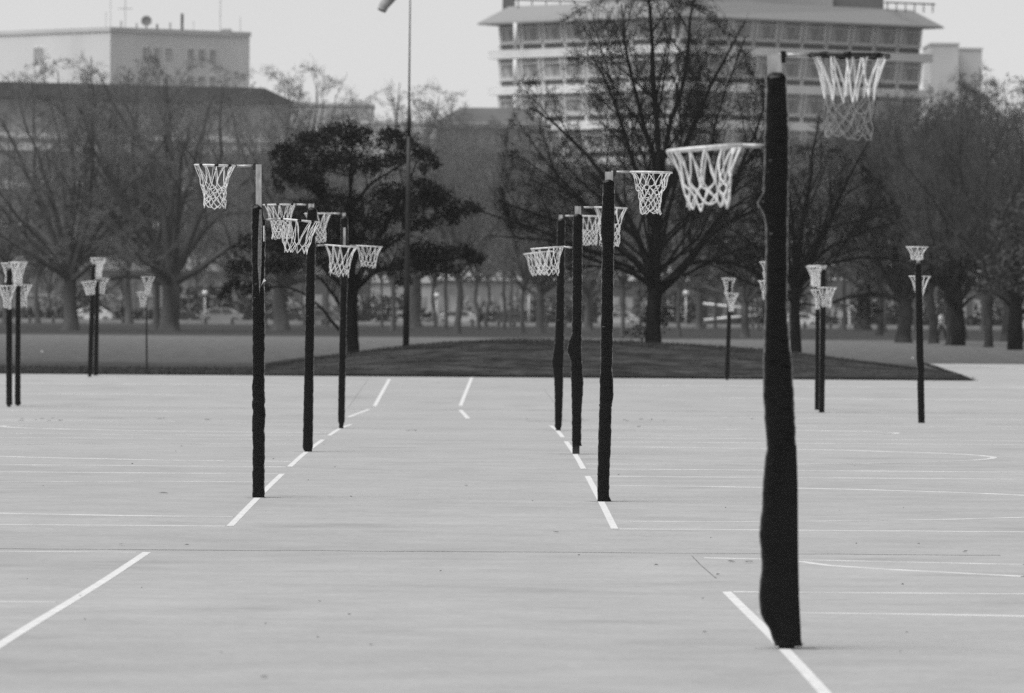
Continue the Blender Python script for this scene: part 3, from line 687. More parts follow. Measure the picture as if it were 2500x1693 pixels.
def plant_tree(name, loc, meshes, mw, mt, label, group, rz=0.0, sc=1.0, sxy=None):
    T = thing(name, loc, label, 'tree', group, rz)
    w = obj('trunk', meshes[0], None, T); c = obj('crown', meshes[1], None, T)
    for o, m in ((w, mw), (c, mt)):
        if not o.data.materials: o.data.materials.append(m)
        o.material_slots[0].link = 'OBJECT'; o.material_slots[0].material = m
    T.scale = (sxy or sc, sxy or sc, sc)
    return T

def leaf_cloud(pads, n_per_m3, size, q):
    C, S = [], []
    for (c, r) in pads:
        n = int(n_per_m3 * 4.19 * r[0] * r[1] * r[2]) + 30
        d = unit(q.normal(0, 1, (n, 3))) * (q.uniform(.35, 1.0, (n, 1)) ** .5); d *= 1 + .16 * np.sin(d[:, :1] * 9 + c[0] * 3) * np.sin(d[:, 1:2] * 8 + c[2]) 
        C.append(np.array(c) + d * np.array(r) + q.normal(0, .05 + .05 * min(1, r[0]), (n, 3)))
    C = np.concatenate(C); n = len(C)
    a = unit(q.normal(0, 1, (n, 3))); b = unit(np.cross(a, unit(q.normal(0, 1, (n, 3))))); s = q.uniform(.5, 1.2, (n, 1)) * size
    Vq = np.stack([C - a * s, C + b * s * .55, C + a * s, C - b * s * .55], 1).reshape(-1, 3)
    return Vq, np.arange(4 * n).reshape(n, 4)
# the big bare tree on the bank: its main limbs follow the photograph
def pxlimb(base, Y, pts, dtip, gz, bx):
    n = len(pts); out = []
    for i, (x, y) in enumerate(pts):
        dY = dtip * (i / (n - 1)); p = at(x * V, y * V, Y + dY); out.append((p.x - bx, dY, p.z - gz))
    return out
def lrad(n, r0, r1): return list(np.linspace(r0, r1, n))
def photo_tree(name, Y, base, limbs, extra, levels, seed, label, trunk_r, mw, mt, env=None):
    pb = at(base[0] * V, base[1] * V, Y); gz = ter(pb.x, Y) - .06; q = np.random.default_rng(seed)
    L = []
    for pts, d, r0, r1 in limbs:
        L.append((pxlimb(base, Y, pts, d, gz, pb.x), lrad(len(pts), r0, r1)))
    for (z0, ln, az, el, r0) in extra:            # limbs towards and away from the viewer
        d = np.array([math.cos(az) * math.cos(el), math.sin(az) * math.cos(el), math.sin(el)]); p = [np.array([0, 0, z0])]
        for k in range(5): d = d + np.array([0, 0, .04]) + q.normal(0, .17, 3); d /= np.linalg.norm(d); p.append(p[-1] + d * ln / 5)
        L.append(([tuple(a) for a in p], lrad(6, r0, .02)))
    L[0] = (L[0][0], [trunk_r * 1.25, trunk_r * 1.02, trunk_r, trunk_r * .95][:len(L[0][0])] if len(L[0][0]) <= 4 else lrad(len(L[0][0]), trunk_r * 1.2, .9 * trunk_r))
    me = bare_tree_meshes(name, L, None, levels, seed, .0042, env)
    return plant_tree(name, (pb.x, Y, gz), me, mw, mt, label, None)
LV = [dict(n=8, L=.45, K=8, a=.62, t0=.22, up=.03, w=.09, rr=.5, s=6, skip=1), dict(n=6, L=.56, K=7, a=.65, t0=.15, up=.02, w=.11, rr=.5, s=4),
      dict(n=6, L=.60, K=5, a=.7, t0=.12, up=-.01, w=.17, rr=.55, s=3), dict(n=4, L=.66, K=4, a=.65, t0=.1, up=-.01, w=.2, rr=.6, s=3)]
def fan(n, c, r, z0, z1, r0, seed):
    q = np.random.default_rng(seed); out = []
    for k in range(n):
        az = 6.283 * (k * .382 + q.uniform(-.04, .04)); el = .2 + 1.25 * ((k + .5) / n) ** .8; z = q.uniform(z0, z1)
        d = np.array([math.cos(az) * math.cos(el), math.sin(az) * math.cos(el), math.sin(el)]); o = (np.array([0, 0, z]) - np.array(c)) / np.array(r); e = d / np.array(r)
        A_, B_, C_ = e @ e, o @ e, o @ o - 1; out.append((z, (-B_ + math.sqrt(max(.01, B_ * B_ - A_ * C_))) / A_ * q.uniform(.75, .92), az, el, r0 * q.uniform(.6, 1)))
    return out
BENV = ((-.42, 0, 5.0), (4.6, 4.2, 6.0)); SENV = ((.3, 0, 3.9), (3.4, 3.2, 3.1))
photo_tree('bare_tree', 199.0, (1483, 786), [
    ([(1483, 790), (1482, 740), (1484, 700), (1488, 655)], 0, .2, .2),
    ([(1490, 665), (1530, 625), (1570, 585), (1620, 520), (1660, 440), (1700, 340), (1735, 240)], .8, .15, .03),
    ([(1488, 665), (1490, 560), (1498, 450), (1492, 330), (1484, 200), (1478, 60), (1470, -60)], -.6, .15, .03),
    ([(1482, 670), (1460, 600), (1400, 560), (1330, 520), (1230, 490), (1130, 455)], -1.0, .12, .02),
    ([(1484, 640), (1450, 540), (1400, 450), (1340, 360), (1270, 290), (1205, 245)], 1.2, .11, .02),
    ([(1490, 560), (1462, 440), (1420, 320), (1385, 210), (1345, 130)], -.8, .10, .02),
    ([(1496, 480), (1540, 370), (1590, 250), (1640, 140), (1690, 50)], .9, .10, .02),
    ([(1495, 440), (1520, 300), (1560, 150), (1570, 20), (1590, -70)], -1.2, .09, .02),
    ([(1480, 650), (1430, 615), (1350, 590), (1240, 545), (1110, 535)], .8, .08, .015),
    ([(1492, 380), (1450, 250), (1420, 120), (1410, 10)], 1.0, .08, .02),
    ([(1560, 600), (1610, 590), (1680, 600), (1740, 640), (1790, 670)], -.7, .06, .012),
    ([(1600, 545), (1660, 500), (1730, 470), (1800, 450)], .8, .06, .012),
    ([(1640, 480), (1690, 380), (1740, 290), (1780, 210)], -.6, .05, .012),
    ([(1420, 570), (1340, 480), (1260, 410), (1190, 360)], 1.4, .06, .012),
    ([(1440, 610), (1330, 570), (1220, 520), (1120, 490), (1060, 470)], -1.6, .06, .012)],
    fan(15, *BENV, 1.5, 2.6, .065, 3), LV, 5,
    'large bare branching tree on the grass bank with sprouting lower trunk', .215, M_bark, M_twig, BENV)
BT = [o for o in bpy.data.objects if o.name == 'bare_tree'][0]
_q = np.random.default_rng(8); _pads = [((_q.normal(0, .28), _q.normal(0, .28), z), (.26, .26, .3)) for z in np.linspace(.2, 1.15, 9)]
_v, _f = leaf_cloud(_pads, 260, .05, _q); obj('sprouts', np_mesh('sprouts', _v, _f, False), M_leafdark, BT)['kind'] = 'stuff'
photo_tree('bare_tree', 216.0, (1805, 797), [
    ([(1806, 800), (1805, 740), (1804, 690), (1806, 640)], 0, .16, .15),
    ([(1806, 650), (1840, 590), (1870, 530), (1910, 440), (1950, 360), (1985, 290)], -.9, .10, .015),
    ([(1806, 660), (1812, 560), (1830, 450), (1850, 330), (1860, 260)], .8, .11, .02),
    ([(1805, 650), (1780, 560), (1750, 470), (1730, 360), (1700, 280)], -.7, .10, .02),
    ([(1806, 640), (1800, 500), (1790, 400), (1780, 300)], 1.0, .08, .02),
    ([(1812, 640), (1870, 600), (1950, 585), (2030, 590), (2070, 600)], .6, .06, .012),
    ([(1815, 620), (1890, 560), (1970, 520), (2060, 500)], -1.0, .06, .012),
    ([(1803, 670), (1760, 660), (1690, 640), (1610, 600), (1560, 590)], 1.2, .06, .012),
    ([(1803, 640), (1750, 580), (1690, 540), (1620, 500)], -1.2, .06, .012),
    ([(1820, 600), (1880, 500), (1930, 430), (2000, 400)], .9, .05, .012)],
    fan(11, *SENV, 1.4, 2.0, .05, 4), [LV[0], dict(LV[1], n=5), LV[2], dict(LV[3], n=3)], 6,
    'smaller bare tree standing half behind the nearest netball post', .155, M_bark, M_twig, SENV)

# generic park trees further back
def generic(seed, h=10.0, nl=20, fork=.22, tw=.2, rx=.42):
    q = np.random.default_rng(seed); L = [([(0, 0, -.1), (.01 * h * q.normal(), 0, h * fork * .1), (.015 * h * q.normal(), 0, h * fork * .55), (0, 0, h * fork)], [tw * 1.6, tw * 1.1, tw, tw * .9])]
    cz, rz_ = .60 * h, .40 * h
    for k in range(nl):
        az = 2 * math.pi * (k * .382 + q.uniform(-.05, .05)) * 1.0; el = .25 + 1.3 * ((k + .5) / nl) ** .75
        d = np.array([math.cos(az) * math.cos(el), math.sin(az) * math.cos(el), math.sin(el)]); z0 = h * fork * q.uniform(.75, 1.0)
        o = np.array([0, 0, z0 - cz]) / np.array([rx * h, rx * h, rz_]); e = d / np.array([rx * h, rx * h, rz_]); A_, B_, C_ = e @ e, o @ e, o @ o - 1
        disc = B_ * B_ - A_ * C_; ln = (-B_ + math.sqrt(max(disc, 0.01))) / A_ * q.uniform(.82, .98); p = [np.array([0, 0, z0])]
        for i in range(7): d = d + np.array([0, 0, .01]) + q.normal(0, .13, 3); d /= np.linalg.norm(d); p.append(p[-1] + d * ln / 7)
        L.append(([tuple(a) for a in p], lrad(8, tw * .5, tw * .06)))
    return bare_tree_meshes('park_tree%d' % seed, L, None, [dict(n=7, L=.40, K=6, a=.8, t0=.32, up=.01, w=.16, rr=.5, s=5, skip=1), dict(n=6, L=.46, K=5, a=.6, t0=.2, up=.04, w=.12, rr=.55, s=4),
        dict(n=5, L=.55, K=4, a=.75, t0=.15, up=.0, w=.17, rr=.6, s=3), dict(n=4, L=.68, K=2, a=.75, t0=.1, up=.0, w=.2, rr=.65, s=3)], seed, .0045, env=((0, 0, cz), (rx * h * 1.08, rx * h * 1.08, rz_ * 1.03)))
GEN = [generic(31, tw=.24), generic(32, fork=.28, tw=.13, rx=.36), generic(33, fork=.2, tw=.27, rx=.46), generic(34, fork=.32, tw=.16, rx=.34), generic(35, fork=.25, tw=.08, rx=.42), generic(36, fork=.33, tw=.09, rx=.38)]
# photo x, y of trunk foot; photo y of crown top; mesh; widen; label
park = [(171, 806, 105, 0, 1.0, 'bare park tree at the left with broad flared trunk'),
        (414, 808, 100, 2, 1.15, 'thick-trunked bare park tree right of the thin bare pole'),
        (377, 806, 145, 1, .9, 'bare park tree just left of the thick-trunked one'),
        (315, 790, 200, 3, .9, 'slender upright bare tree between the left park trees'),
        (685, 806, 125, 2, 1.0, 'broad bare tree behind the left row of posts'),
        (650, 801, 260, 1, .8, 'bare tree leaning behind the left row padding'),
        (957, 806, 320, 1, .9, 'straight bare tree left of the windsock mast'),
        (1012, 798, 175, 0, 1.05, 'bare tree with round open crown behind the windsock mast'),
        (1116, 814, 290, 3, .9, 'stout bare tree right of the windsock mast'),
        (1278, 814, 330, 1, .8, 'slim bare tree left of the right-row posts'),
        (1319, 813, 300, 0, .8, 'dark trunked bare tree behind the right-row posts'),
        (1436, 807, 310, 2, .8, 'bare tree showing between the right-row posts'),
        (1520, 818, 360, 3, .7, 'bare tree left of the big bare tree trunk'),
        (1660, 822, 300, 1, .7, 'thin bare tree right of the big bare tree trunk'),
        (1707, 803, 330, 0, .8, 'thin leaning bare tree by the white barrier rails'),
        (1819, 822, 320, 2, .7, 'thin bare tree just left of the nearest post'),
        (2108, 806, 205, 0, 1.1, 'dark bare tree right of the close pair of posts'),
        (2145, 819, 165, 1, .9, 'bare tree left of the lone right-hand post'),
        (2207, 836, 200, 2, 1.0, 'massive-trunked bare tree behind the lone right-hand post'),
        (2280, 838, 150, 3, .9, 'bare tree just right of the lone right-hand post'),
        (2322, 842, 190, 0, .8, 'bare tree beside the walkers at the right'),
        (2412, 847, 130, 1, 1.0, 'bare tree with split flared trunk near the right edge'),
        (2462, 833, 160, 2, .9, 'bare tree second from the right edge'),
        (2487, 832, 150, 3, .8, 'bare tree at the very right edge'),
        (92, 790, 330, 3, .8, 'thin bare tree near the left edge by the hedge'),
        (15, 800, 190, 1, 1.1, 'bare tree cut by the left edge of the picture')]
rq = random.Random(9); used = set()
for k, (x, y, yt, mi, wd, lb) in enumerate(park):
    p = ground(x, y, 240, 780); p.z -= .05
    h = at(x, yt, p.y).z - p.z; sc = h / 10.1
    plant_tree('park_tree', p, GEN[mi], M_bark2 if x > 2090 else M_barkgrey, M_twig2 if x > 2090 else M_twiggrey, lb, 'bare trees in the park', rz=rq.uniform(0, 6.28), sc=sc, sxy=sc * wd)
# second row in front of the street
row2 = [(60, 722, 430), (230, 725, 410), (300, 721, 420), (480, 724, 390), (560, 722, 330), (620, 725, 330), (740, 640, 300), (800, 560, 330), (860, 650, 345), (930, 600, 350), (1060, 640, 300), (1120, 600, 290), (1190, 650, 280), (1250, 590, 300),
        (1330, 640, 310), (1400, 600, 340), (1470, 650, 330), (1560, 600, 350), (1620, 650, 330), (1750, 620, 340), (1850, 600, 330), (1930, 640, 300), (2010, 590, 290), (2060, 640, 250), (2160, 560, 200), (2240, 600, 190), (2340, 520, 190), (2400, 600, 180), (2480, 560, 190), (1085, 560, 250), (1165, 545, 240), (1228, 570, 255), (120, 724, 440), (760, 590, 265)]
LB2 = ['bare street tree in the far row behind %s' % s for s in ('the left pair of posts', 'the left broad trunk', 'the second left pair', 'the silver car', 'the left-row top hoop', 'the split padded post', 'the dark evergreen, its left side', 'the evergreen trunk', 'the evergreen, its right side', 'the evergreen tips',
        'the windsock mast, to its right', 'the sloping grey roof', 'the pale low wall', 'the left-row gap', 'the furthest right-row post', 'the middle right-row post', 'the nearest right-row post', 'the big bare tree, left of trunk', 'the big bare tree, right of trunk', 'the slim far post', 'the nearest post',
        'the smaller bare tree', 'the white car at right', 'the notice board', 'the dark right trunks', 'the lone right-hand post', 'the two walkers', 'the split flared trunk', 'the right edge leafy tree', 'the stout tree, to its left', 'the stout tree, to its right', 'the tower left edge', 'the hedge at the far left', 'the evergreen top left')]
for k, ((x, Yd, yt), lb) in enumerate(zip(row2, LB2)):
    p = at(x, 780, Yd); p.z = ter(p.x, Yd) - .05; h = at(x, yt, Yd).z - p.z; sc = h / 10.3
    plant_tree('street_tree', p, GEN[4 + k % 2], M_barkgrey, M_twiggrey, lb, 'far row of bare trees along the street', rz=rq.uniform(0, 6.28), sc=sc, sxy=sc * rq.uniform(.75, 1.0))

# ------------------------------------------------------------------ leafy crowns
Y = 200.5; base = (800, 803); pb = at(base[0] * V, base[1] * V, Y); gz = ter(pb.x, Y) - .05
ET = thing('evergreen_tree', (pb.x, Y, gz), 'dark spreading evergreen tree with layered foliage left of the mast', 'tree')
limbs = [([(801, 806), (800, 760), (798, 700), (802, 650)], 0, .20, .16),
         ([(800, 655), (788, 600), (770, 540), (745, 470), (700, 410), (660, 380)], .6, .11, .02), ([(802, 655), (800, 560), (790, 460), (795, 380), (800, 330)], -.5, .11, .02),
         ([(804, 650), (840, 580), (880, 500), (920, 430), (945, 370)], .8, .10, .02), ([(804, 660), (850, 620), (920, 590), (1000, 590), (1070, 580)], -.8, .08, .02),
         ([(798, 690), (770, 640), (720, 590), (650, 560), (580, 560)], -.9, .08, .015), ([(797, 770), (765, 745), (735, 705), (690, 665), (640, 650), (560, 650)], .7, .055, .012),
         ([(798, 740), (770, 690), (735, 640), (700, 610)], -.4, .06, .02), ([(820, 600), (880, 560), (960, 500), (1040, 480), (1075, 470)], .7, .06, .012),
         ([(790, 480), (840, 420), (900, 380), (960, 350)], -1.0, .06, .012), ([(760, 520), (720, 500), (680, 460), (640, 450)], 1.2, .05, .012)]
L = [(pxlimb(base, Y, pts, d, gz, pb.x), lrad(len(pts), r0, r1)) for pts, d, r0, r1 in limbs]
for (z0, ln, az, el) in ((1.6, 2.8, 1.4, .6), (1.7, 2.8, 4.6, .6), (2.4, 2.6, 1.9, .8), (2.4, 2.6, 5.0, .8)):
    d = np.array([math.cos(az) * math.cos(el), math.sin(az) * math.cos(el), math.sin(el)]); L.append(([tuple(np.array([0, 0, z0]) + d * ln * i / 4) for i in range(5)], lrad(5, .06, .015)))
wc = bare_tree_meshes('evergreen', L, None, [dict(n=7, L=.33, K=5, a=.8, t0=.3, up=.05, w=.14, rr=.5, s=5, skip=1), dict(n=4, L=.45, K=4, a=.8, t0=.3, up=.0, w=.15, rr=.6, s=3)], 77)

bm = bmesh.new(); bm.from_mesh(wc[0]); bm.from_mesh(wc[1]); bm.to_mesh(wc[0]); bm.free(); obj('trunk', wc[0], M_bark, ET)
ev = [(660, 345, 32, 22), (700, 330, 40, 26), (745, 318, 42, 26), (790, 310, 40, 24), (830, 315, 40, 25), (880, 318, 44, 26), (922, 326, 30, 18), (952, 342, 24, 18), (978, 358, 16, 10), (640, 330, 14, 9), (625, 352, 12, 8), (760, 296, 18, 9), (835, 298, 18, 9), (700, 306, 16, 9), (890, 304, 15, 8), (1088, 588, 12, 7), (505, 668, 9, 6), (632, 425, 12, 9), (990, 372, 10, 6), (1085, 478, 10, 6), (1030, 500, 18, 9),
      (650, 375, 30, 26), (690, 375, 40, 28), (735, 365, 40, 30), (800, 360, 45, 28), (855, 365, 40, 28), (900, 360, 36, 26), (640, 405, 18, 16), (668, 412, 30, 22), (715, 418, 38, 26), (965, 380, 14, 14),
      (745, 450, 40, 24), (700, 470, 36, 20), (805, 455, 40, 26), (860, 445, 36, 24), (905, 440, 38, 26), (945, 450, 38, 26), (985, 455, 34, 24), (1010, 465, 34, 26), (1040, 474, 30, 22), (1066, 474, 24, 14), (960, 420, 34, 26), (985, 435, 30, 22),
      (650, 500, 34, 18), (610, 520, 30, 18), (690, 515, 38, 20), (750, 500, 44, 26), (815, 500, 46, 28), (870, 495, 44, 26), (930, 490, 40, 24), (985, 500, 32, 18),
      (560, 555, 30, 18), (600, 560, 40, 22), (650, 555, 44, 24), (705, 555, 44, 26), (760, 550, 46, 28), (820, 555, 46, 26), (880, 545, 40, 22), (940, 570, 46, 24), (1000, 572, 44, 22), (1045, 578, 34, 20), (1075, 585, 22, 14),
      (535, 600, 24, 18), (565, 615, 34, 22), (610, 610, 40, 22), (665, 605, 40, 20), (530, 640, 18, 14), (555, 655, 26, 14), (600, 650, 28, 12), (900, 600, 40, 20), (960, 610, 40, 18), (1010, 610, 30, 14), (850, 600, 30, 18), (740, 600, 34, 18), (515, 655, 10, 8), (915, 640, 24, 10)]
q = np.random.default_rng(3); pads = []
for (x, y, rx, ry) in ev:
    for rep in range(4):
        half = math.sqrt(max(.05, 1 - ((x - 800) / 310) ** 2)); dY = q.uniform(-1, 1) * 2.6 * half; k = q.uniform(.48, .86)
        a = q.uniform(0, 6.283); rr = q.uniform(.1, .75); p = at((x + math.cos(a) * rr * rx) * V, (y + math.sin(a) * rr * ry * 1.1) * V, Y); s = Y / F * V
        pads.append(((p.x - pb.x, dY, p.z - gz), (rx * s * k, rx * s * k, max(ry, rx * .55) * s * k * q.uniform(.7, 1.2))))
vq, fq = leaf_cloud(pads, 1250, .055, q)
obj('crown', np_mesh('evergreen_leaves', vq, fq, False), M_leafdark, ET)
def leafy(name, px, py, Yd, pads_px, m, label, size, dens, seed, group=None, cat='tree', trunk=.3, depth=1.0):
    p = at(px, py, Yd); p.z = ter(p.x, Yd) - .05; q = np.random.default_rng(seed); T = thing(name, p, label, cat, group); s = Yd / F; pads = []
    for (x, y, rx, ry) in pads_px:
        for rep in range(2):
            c = at(x + q.uniform(-.2, .2) * rx, y + q.uniform(-.2, .2) * ry, Yd); pads.append(((c.x - p.x, q.uniform(-1, 1) * rx * s * depth, c.z - p.z), (rx * s * .8, rx * s * .8, ry * s * .8)))
    vq, fq = leaf_cloud(pads, dens, size, q); obj('crown', np_mesh(name + '_leaves', vq, fq, False), m, T)
    if trunk:
        top = max(c[0][2] for c in pads) * .8; mb = MB(); mb.tube([(0, 0, -.1), (.03, 0, top * .3), (0, .05, top * .6), (.05, 0, top)], [trunk * 1.2, trunk, trunk * .6, trunk * .2], 9)
        for k in range(6):
            a = q.uniform(0, 6.28); z0 = top * q.uniform(.25, .6); rr = max(c[1][0] for c in pads) * 1.5
            mb.tube([(0, 0, z0), (math.cos(a) * rr * .5, math.sin(a) * rr * .5, z0 + rr * .4), (math.cos(a) * rr, math.sin(a) * rr, z0 + rr * .6)], [trunk * .4, trunk * .25, trunk * .1], 6)
        mb.build('trunk', M_bark, T, True)
    return T
leafy('leafy_tree', 2478, 836, 300, [(2440, 560, 45, 40), (2490, 520, 50, 45), (2530, 480, 60, 50), (2420, 640, 40, 40), (2470, 620, 50, 45), (2520, 600, 60, 50), (2450, 690, 45, 35), (2500, 690, 50, 40), (2400, 700, 30, 25), (2540, 560, 60, 60)],
      M_leafmid, 'leafy evergreen tree with paler foliage at the right edge', .12, 60, 5)
leafy('leafy_tree', 2340, 838, 335, [(2250, 690, 45, 36), (2300, 670, 50, 40), (2350, 680, 50, 40), (2400, 690, 50, 34), (2200, 680, 45, 34), (2320, 630, 55, 40), (2260, 640, 50, 36), (2380, 640, 45, 36)],
      M_leafdark, 'low dark evergreen canopy over the walkers at the right', .14, 40, 6)

# ------------------------------------------------------------------ street level: wall, bollards, hedge, cars
YW = 688.0
def zpx(px, py, Y): return at(px, py, Y).z
x0, x1 = at(-60, 780, YW).x, at(2560, 780, YW).x; g0 = ter(0, YW)
wl = thing('low_wall', ((x0 + x1) / 2, YW, g0), 'long low pale concrete wall along the street', 'wall')
xx = x0 - wl.location.x; k = 0
while xx < x1 - wl.location.x:
    L = 3.2; MB().box(xx + .02, xx + L - .02, -.14, .14, -.1, .34 + .02 * math.sin(k)).build('wall_block', mat('pale_concrete', .36, .8, .2, var=.15, vscale=.8), wl); xx += L; k += 1
BL = [(73, 'the leftmost, right of the left pair of posts'), (130, 'between the left pair and the broad flared trunk'), (300, 'left of the thin bare pole'), (502, 'under the silver car, on its left'), (567, 'under the silver car, on its right'),
      (788, 'left of two under the slate car'), (803, 'right of two under the slate car'), (1090, 'under the pale sedan tail'), (1154, 'under the pale sedan nose'), (1217, 'right of the pale sedan'), (1256, 'under the dark rounded car'),
      (1380, 'between the furthest and middle right-row posts'), (1722, 'left of the slim far post'), (1838, 'right of the slim far post'), (1965, 'under the white sedan nose'), (2028, 'left of the notice board'), (2087, 'right of the white post with the arm'), (2120, 'the rightmost, among the dark right trunks')]
for x, lb in BL:
    p = at(x, 790, YW - 8); p.z = ter(p.x, YW - 8)
    b = MB(); b.tube([(0, 0, -.1), (0, 0, .62), (0, 0, .66)], [.13, .13, .02], 8)
    T = thing('bollard', p, 'dark timber bollard by the low wall, ' + lb, 'bollard', 'timber bollards along the street'); b.build('shaft', M_poledark, T)
    MB().tube([(0, 0, .48), (0, 0, .56)], .135, 8).build('collar', M_galv, T)
def bush(px0, px1, ytop, Yd, m, label, name='hedge', cat='hedge', size=.30, dens=13, ybot=None, seed=1):
    a, b = at(px0, 780, Yd), at(px1, 780, Yd); gz = ter(0, Yd); zt = zpx((px0 + px1) / 2, ytop, Yd) - gz; zb = (zpx((px0 + px1) / 2, ybot, Yd) - gz) if ybot else 0
    cxm = (a.x + b.x) / 2; T = thing(name, (cxm, Yd, gz), label, cat); q = np.random.default_rng(seed); w = b.x - a.x; pads = []
    n = max(2, int(w / 1.1))
    for i in range(n):
        h = (zt - zb) * q.uniform(.88, 1.02); pads.append(((-w / 2 + w * (i + .5) / n, q.uniform(-.3, .3), zb + h / 2), (.85, .8, h / 2)))
    vq, fq = leaf_cloud(pads, dens, size, q); obj('foliage', np_mesh(name, vq, fq, False), m, T)
    mb = MB()
    for i in range(n): mb.tube([(-w / 2 + w * (i + .5) / n, 0, -.05), (-w / 2 + w * (i + .5) / n + .1, 0, zb + (zt - zb) * .5)], .06, 5)
    tag(mb.build('stems', M_bark, T), kind='stuff')
bush(-40, 240, 748, 703, M_hedge, 'clipped dark hedge behind the wall at the left', seed=2)
bush(255, 600, 752, 704, M_hedge, 'clipped dark hedge behind the parked cars at the left', seed=3)
bush(640, 960, 754, 704, M_hedge, 'clipped dark hedge behind the evergreen trunk', seed=4)
bush(990, 1340, 757, 704, M_hedge, 'clipped dark hedge behind the silver sedan', seed=5)
bush(1350, 1640, 762, 704, M_hedge, 'clipped dark hedge behind the right-row posts', seed=6)
bush(1780, 2180, 762, 704, M_hedge, 'clipped dark hedge behind the notice board', seed=7)
bush(2190, 2540, 768, 704, M_hedge, 'clipped dark hedge at the right edge', seed=8)
for k, (a, b, yt, lb) in enumerate([(150, 260, 700, 'taller dark bush behind the broad flared trunk'), (420, 620, 690, 'tall dark shrubbery behind the silver car'), (610, 720, 700, 'tall dark shrubbery behind the left row'), (860, 1010, 705, 'tall dark shrubbery left of the mast foot'),
        (1300, 1480, 712, 'tall dark shrubbery behind the right row'), (1560, 1720, 700, 'tall dark shrubbery right of the big trunk'), (1840, 1960, 700, 'tall dark shrubbery behind the nearest post'), (2090, 2330, 715, 'tall dark shrubbery behind the right trunks'), (2380, 2560, 715, 'tall dark shrubbery at the right edge')]):
    bush(a, b, yt, 716 + k, M_hedge, lb, 'shrubbery', 'shrub', .38, 9, None, 50 + k)
for k, (a, b, yt, yb, lb) in enumerate([(80, 165, 722, 750, 'pale shrubs behind the hedge near the left edge'), (238, 300, 715, 752, 'pale rounded shrub right of the second left pair'), (700, 830, 735, 757, 'pale shrubs behind the evergreen trunk'),
        (1130, 1275, 732, 760, 'pale feathery shrubs behind the silver sedan'), (1230, 1285, 705, 745, 'taller pale shrub left of the globe lamp'), (1480, 1575, 742, 775, 'pale shrubs left of the big bare tree trunk'), (430, 480, 760, 775, 'small pale shrub behind the thick trunk')]):
    bush(a, b, yt, 708 + k, M_palebush, lb, 'shrub', 'shrub', .26, 10, yb, 20 + k)

M_glass = mat('car_glass', .03, .15, .5); M_tyre = mat('tyre', .02, .8, .2); M_lamp = mat('headlamp', .8, .2, .6); M_rim = mat('rim', .4, .4, .5, .5)
def car(px, Yd, L, colm, label, flip=False, H=1.46):
    p = at(px, 780, Yd); p.z = ter(p.x, Yd)
    T = thing('parked_car', p, label, 'car', 'cars along the street', rz=math.pi if flip else 0)
    pr = [(-.5, .30), (-.497, .55), (-.47, .68), (-.33, .72), (-.22, .98), (.05, 1.0), (.22, .96), (.30, .70), (.45, .62), (.492, .48), (.5, .28)]
    W = .88; mb = MB(); n = len(pr)
    prof = [(x * L, z * H) for x, z in pr] + [(.38 * L, .17 * H), (.36 * L, .40 * H), (.28 * L, .42 * H), (.25 * L, .17 * H), (-.24 * L, .17 * H), (-.27 * L, .42 * H), (-.35 * L, .40 * H), (-.38 * L, .17 * H)]
    vs = [];
    for y, tuck in ((-W, 1), (W, 1)):
        for x, z in prof:
            yy = y * (.80 if z > .9 * H else (.86 if z > .75 * H else 1.0)); vs.append((x, yy, z))
    m = len(prof)
    mb.add(vs, [(i, (i + 1) % m, m + (i + 1) % m, m + i) for i in range(m)])
    bm = bmesh.new(); bmv = [bm.verts.new(v) for v in vs]
    for i in range(m): bm.faces.new((bmv[i], bmv[(i + 1) % m], bmv[m + (i + 1) % m], bmv[m + i]))
    bm.faces.new([bmv[i] for i in range(m)][::-1]); bm.faces.new([bmv[m + i] for i in range(m)])
    bmesh.ops.triangulate(bm, faces=[f for f in bm.faces if len(f.verts) > 4]); bmesh.ops.recalc_face_normals(bm, faces=bm.faces)
    me = bpy.data.meshes.new('body'); bm.to_mesh(me); bm.free(); obj('body', me, colm, T)
    for s in (-1, 1):
        y = s * (W * .90 + .012); y2 = s * (W * .82 + .012)
        for a, b, c, d in ((-.20, -.015, -.29, -.015), (.015, .19, .015, .265)):
            MB().add([(c * L, s * (W + .006), .725 * H), (d * L, s * (W + .006), .725 * H), (b * L, y2, .93 * H), (a * L, y2, .93 * H)], [(0, 1, 2, 3)]).build('window', M_glass, T)
        for wx in (-.31, .32):
            w = MB(); w.tube([(wx * L, s * (W - .2), .31), (wx * L, s * (W + .01), .31)], .31, 18); wo_ = w.build('wheel', M_tyre, T); 
            MB().tube([(wx * L, s * (W + .0), .31), (wx * L, s * (W + .03), .31)], .19, 14).build('rim', M_rim, wo_)
        MB().box(.462 * L, .492 * L + .02, s * .78 - .13, s * .78 + .13, .50 * H, .58 * H).build('headlight', M_lamp, T)
        MB().box(-.5 * L - .012, -.48 * L, s * .76 - .1, s * .76 + .1, .55 * H, .66 * H).build('tail_light', M_poledark, T)
    MB().add([(.225 * L, -W * .78, .945 * H), (.305 * L, -W * .84, .715 * H), (.305 * L, W * .84, .715 * H), (.225 * L, W * .78, .945 * H)], [(0, 1, 2, 3)]).build('windscreen', M_glass, T, loc=(.012, 0, .012))
def paint(n, g): return mat('car_paint_' + n, g, .3, .5)
car(228, 698, 3.9, paint('white', .75), 'white hatchback half hidden by the leaning pair of posts', H=1.55)
car(432, 697, 4.2, paint('charcoal', .03), 'dark car with bright headlamp behind the thick park trunk')
car(540, 698, 4.4, paint('silver', .30), 'silver car left of the split padded post', H=1.55)
car(690, 697, 4.2, paint('black', .025), 'black car behind the left-row posts')
car(790, 698, 4.0, paint('slate', .14), 'slate grey car just left of the evergreen trunk', H=1.5)
car(1118, 697, 4.4, paint('pearl', .52), 'pale silver sedan right of the windsock mast')
car(1248, 698, 4.2, paint('gunmetal', .06), 'dark rounded car left of the right-row posts', flip=True)
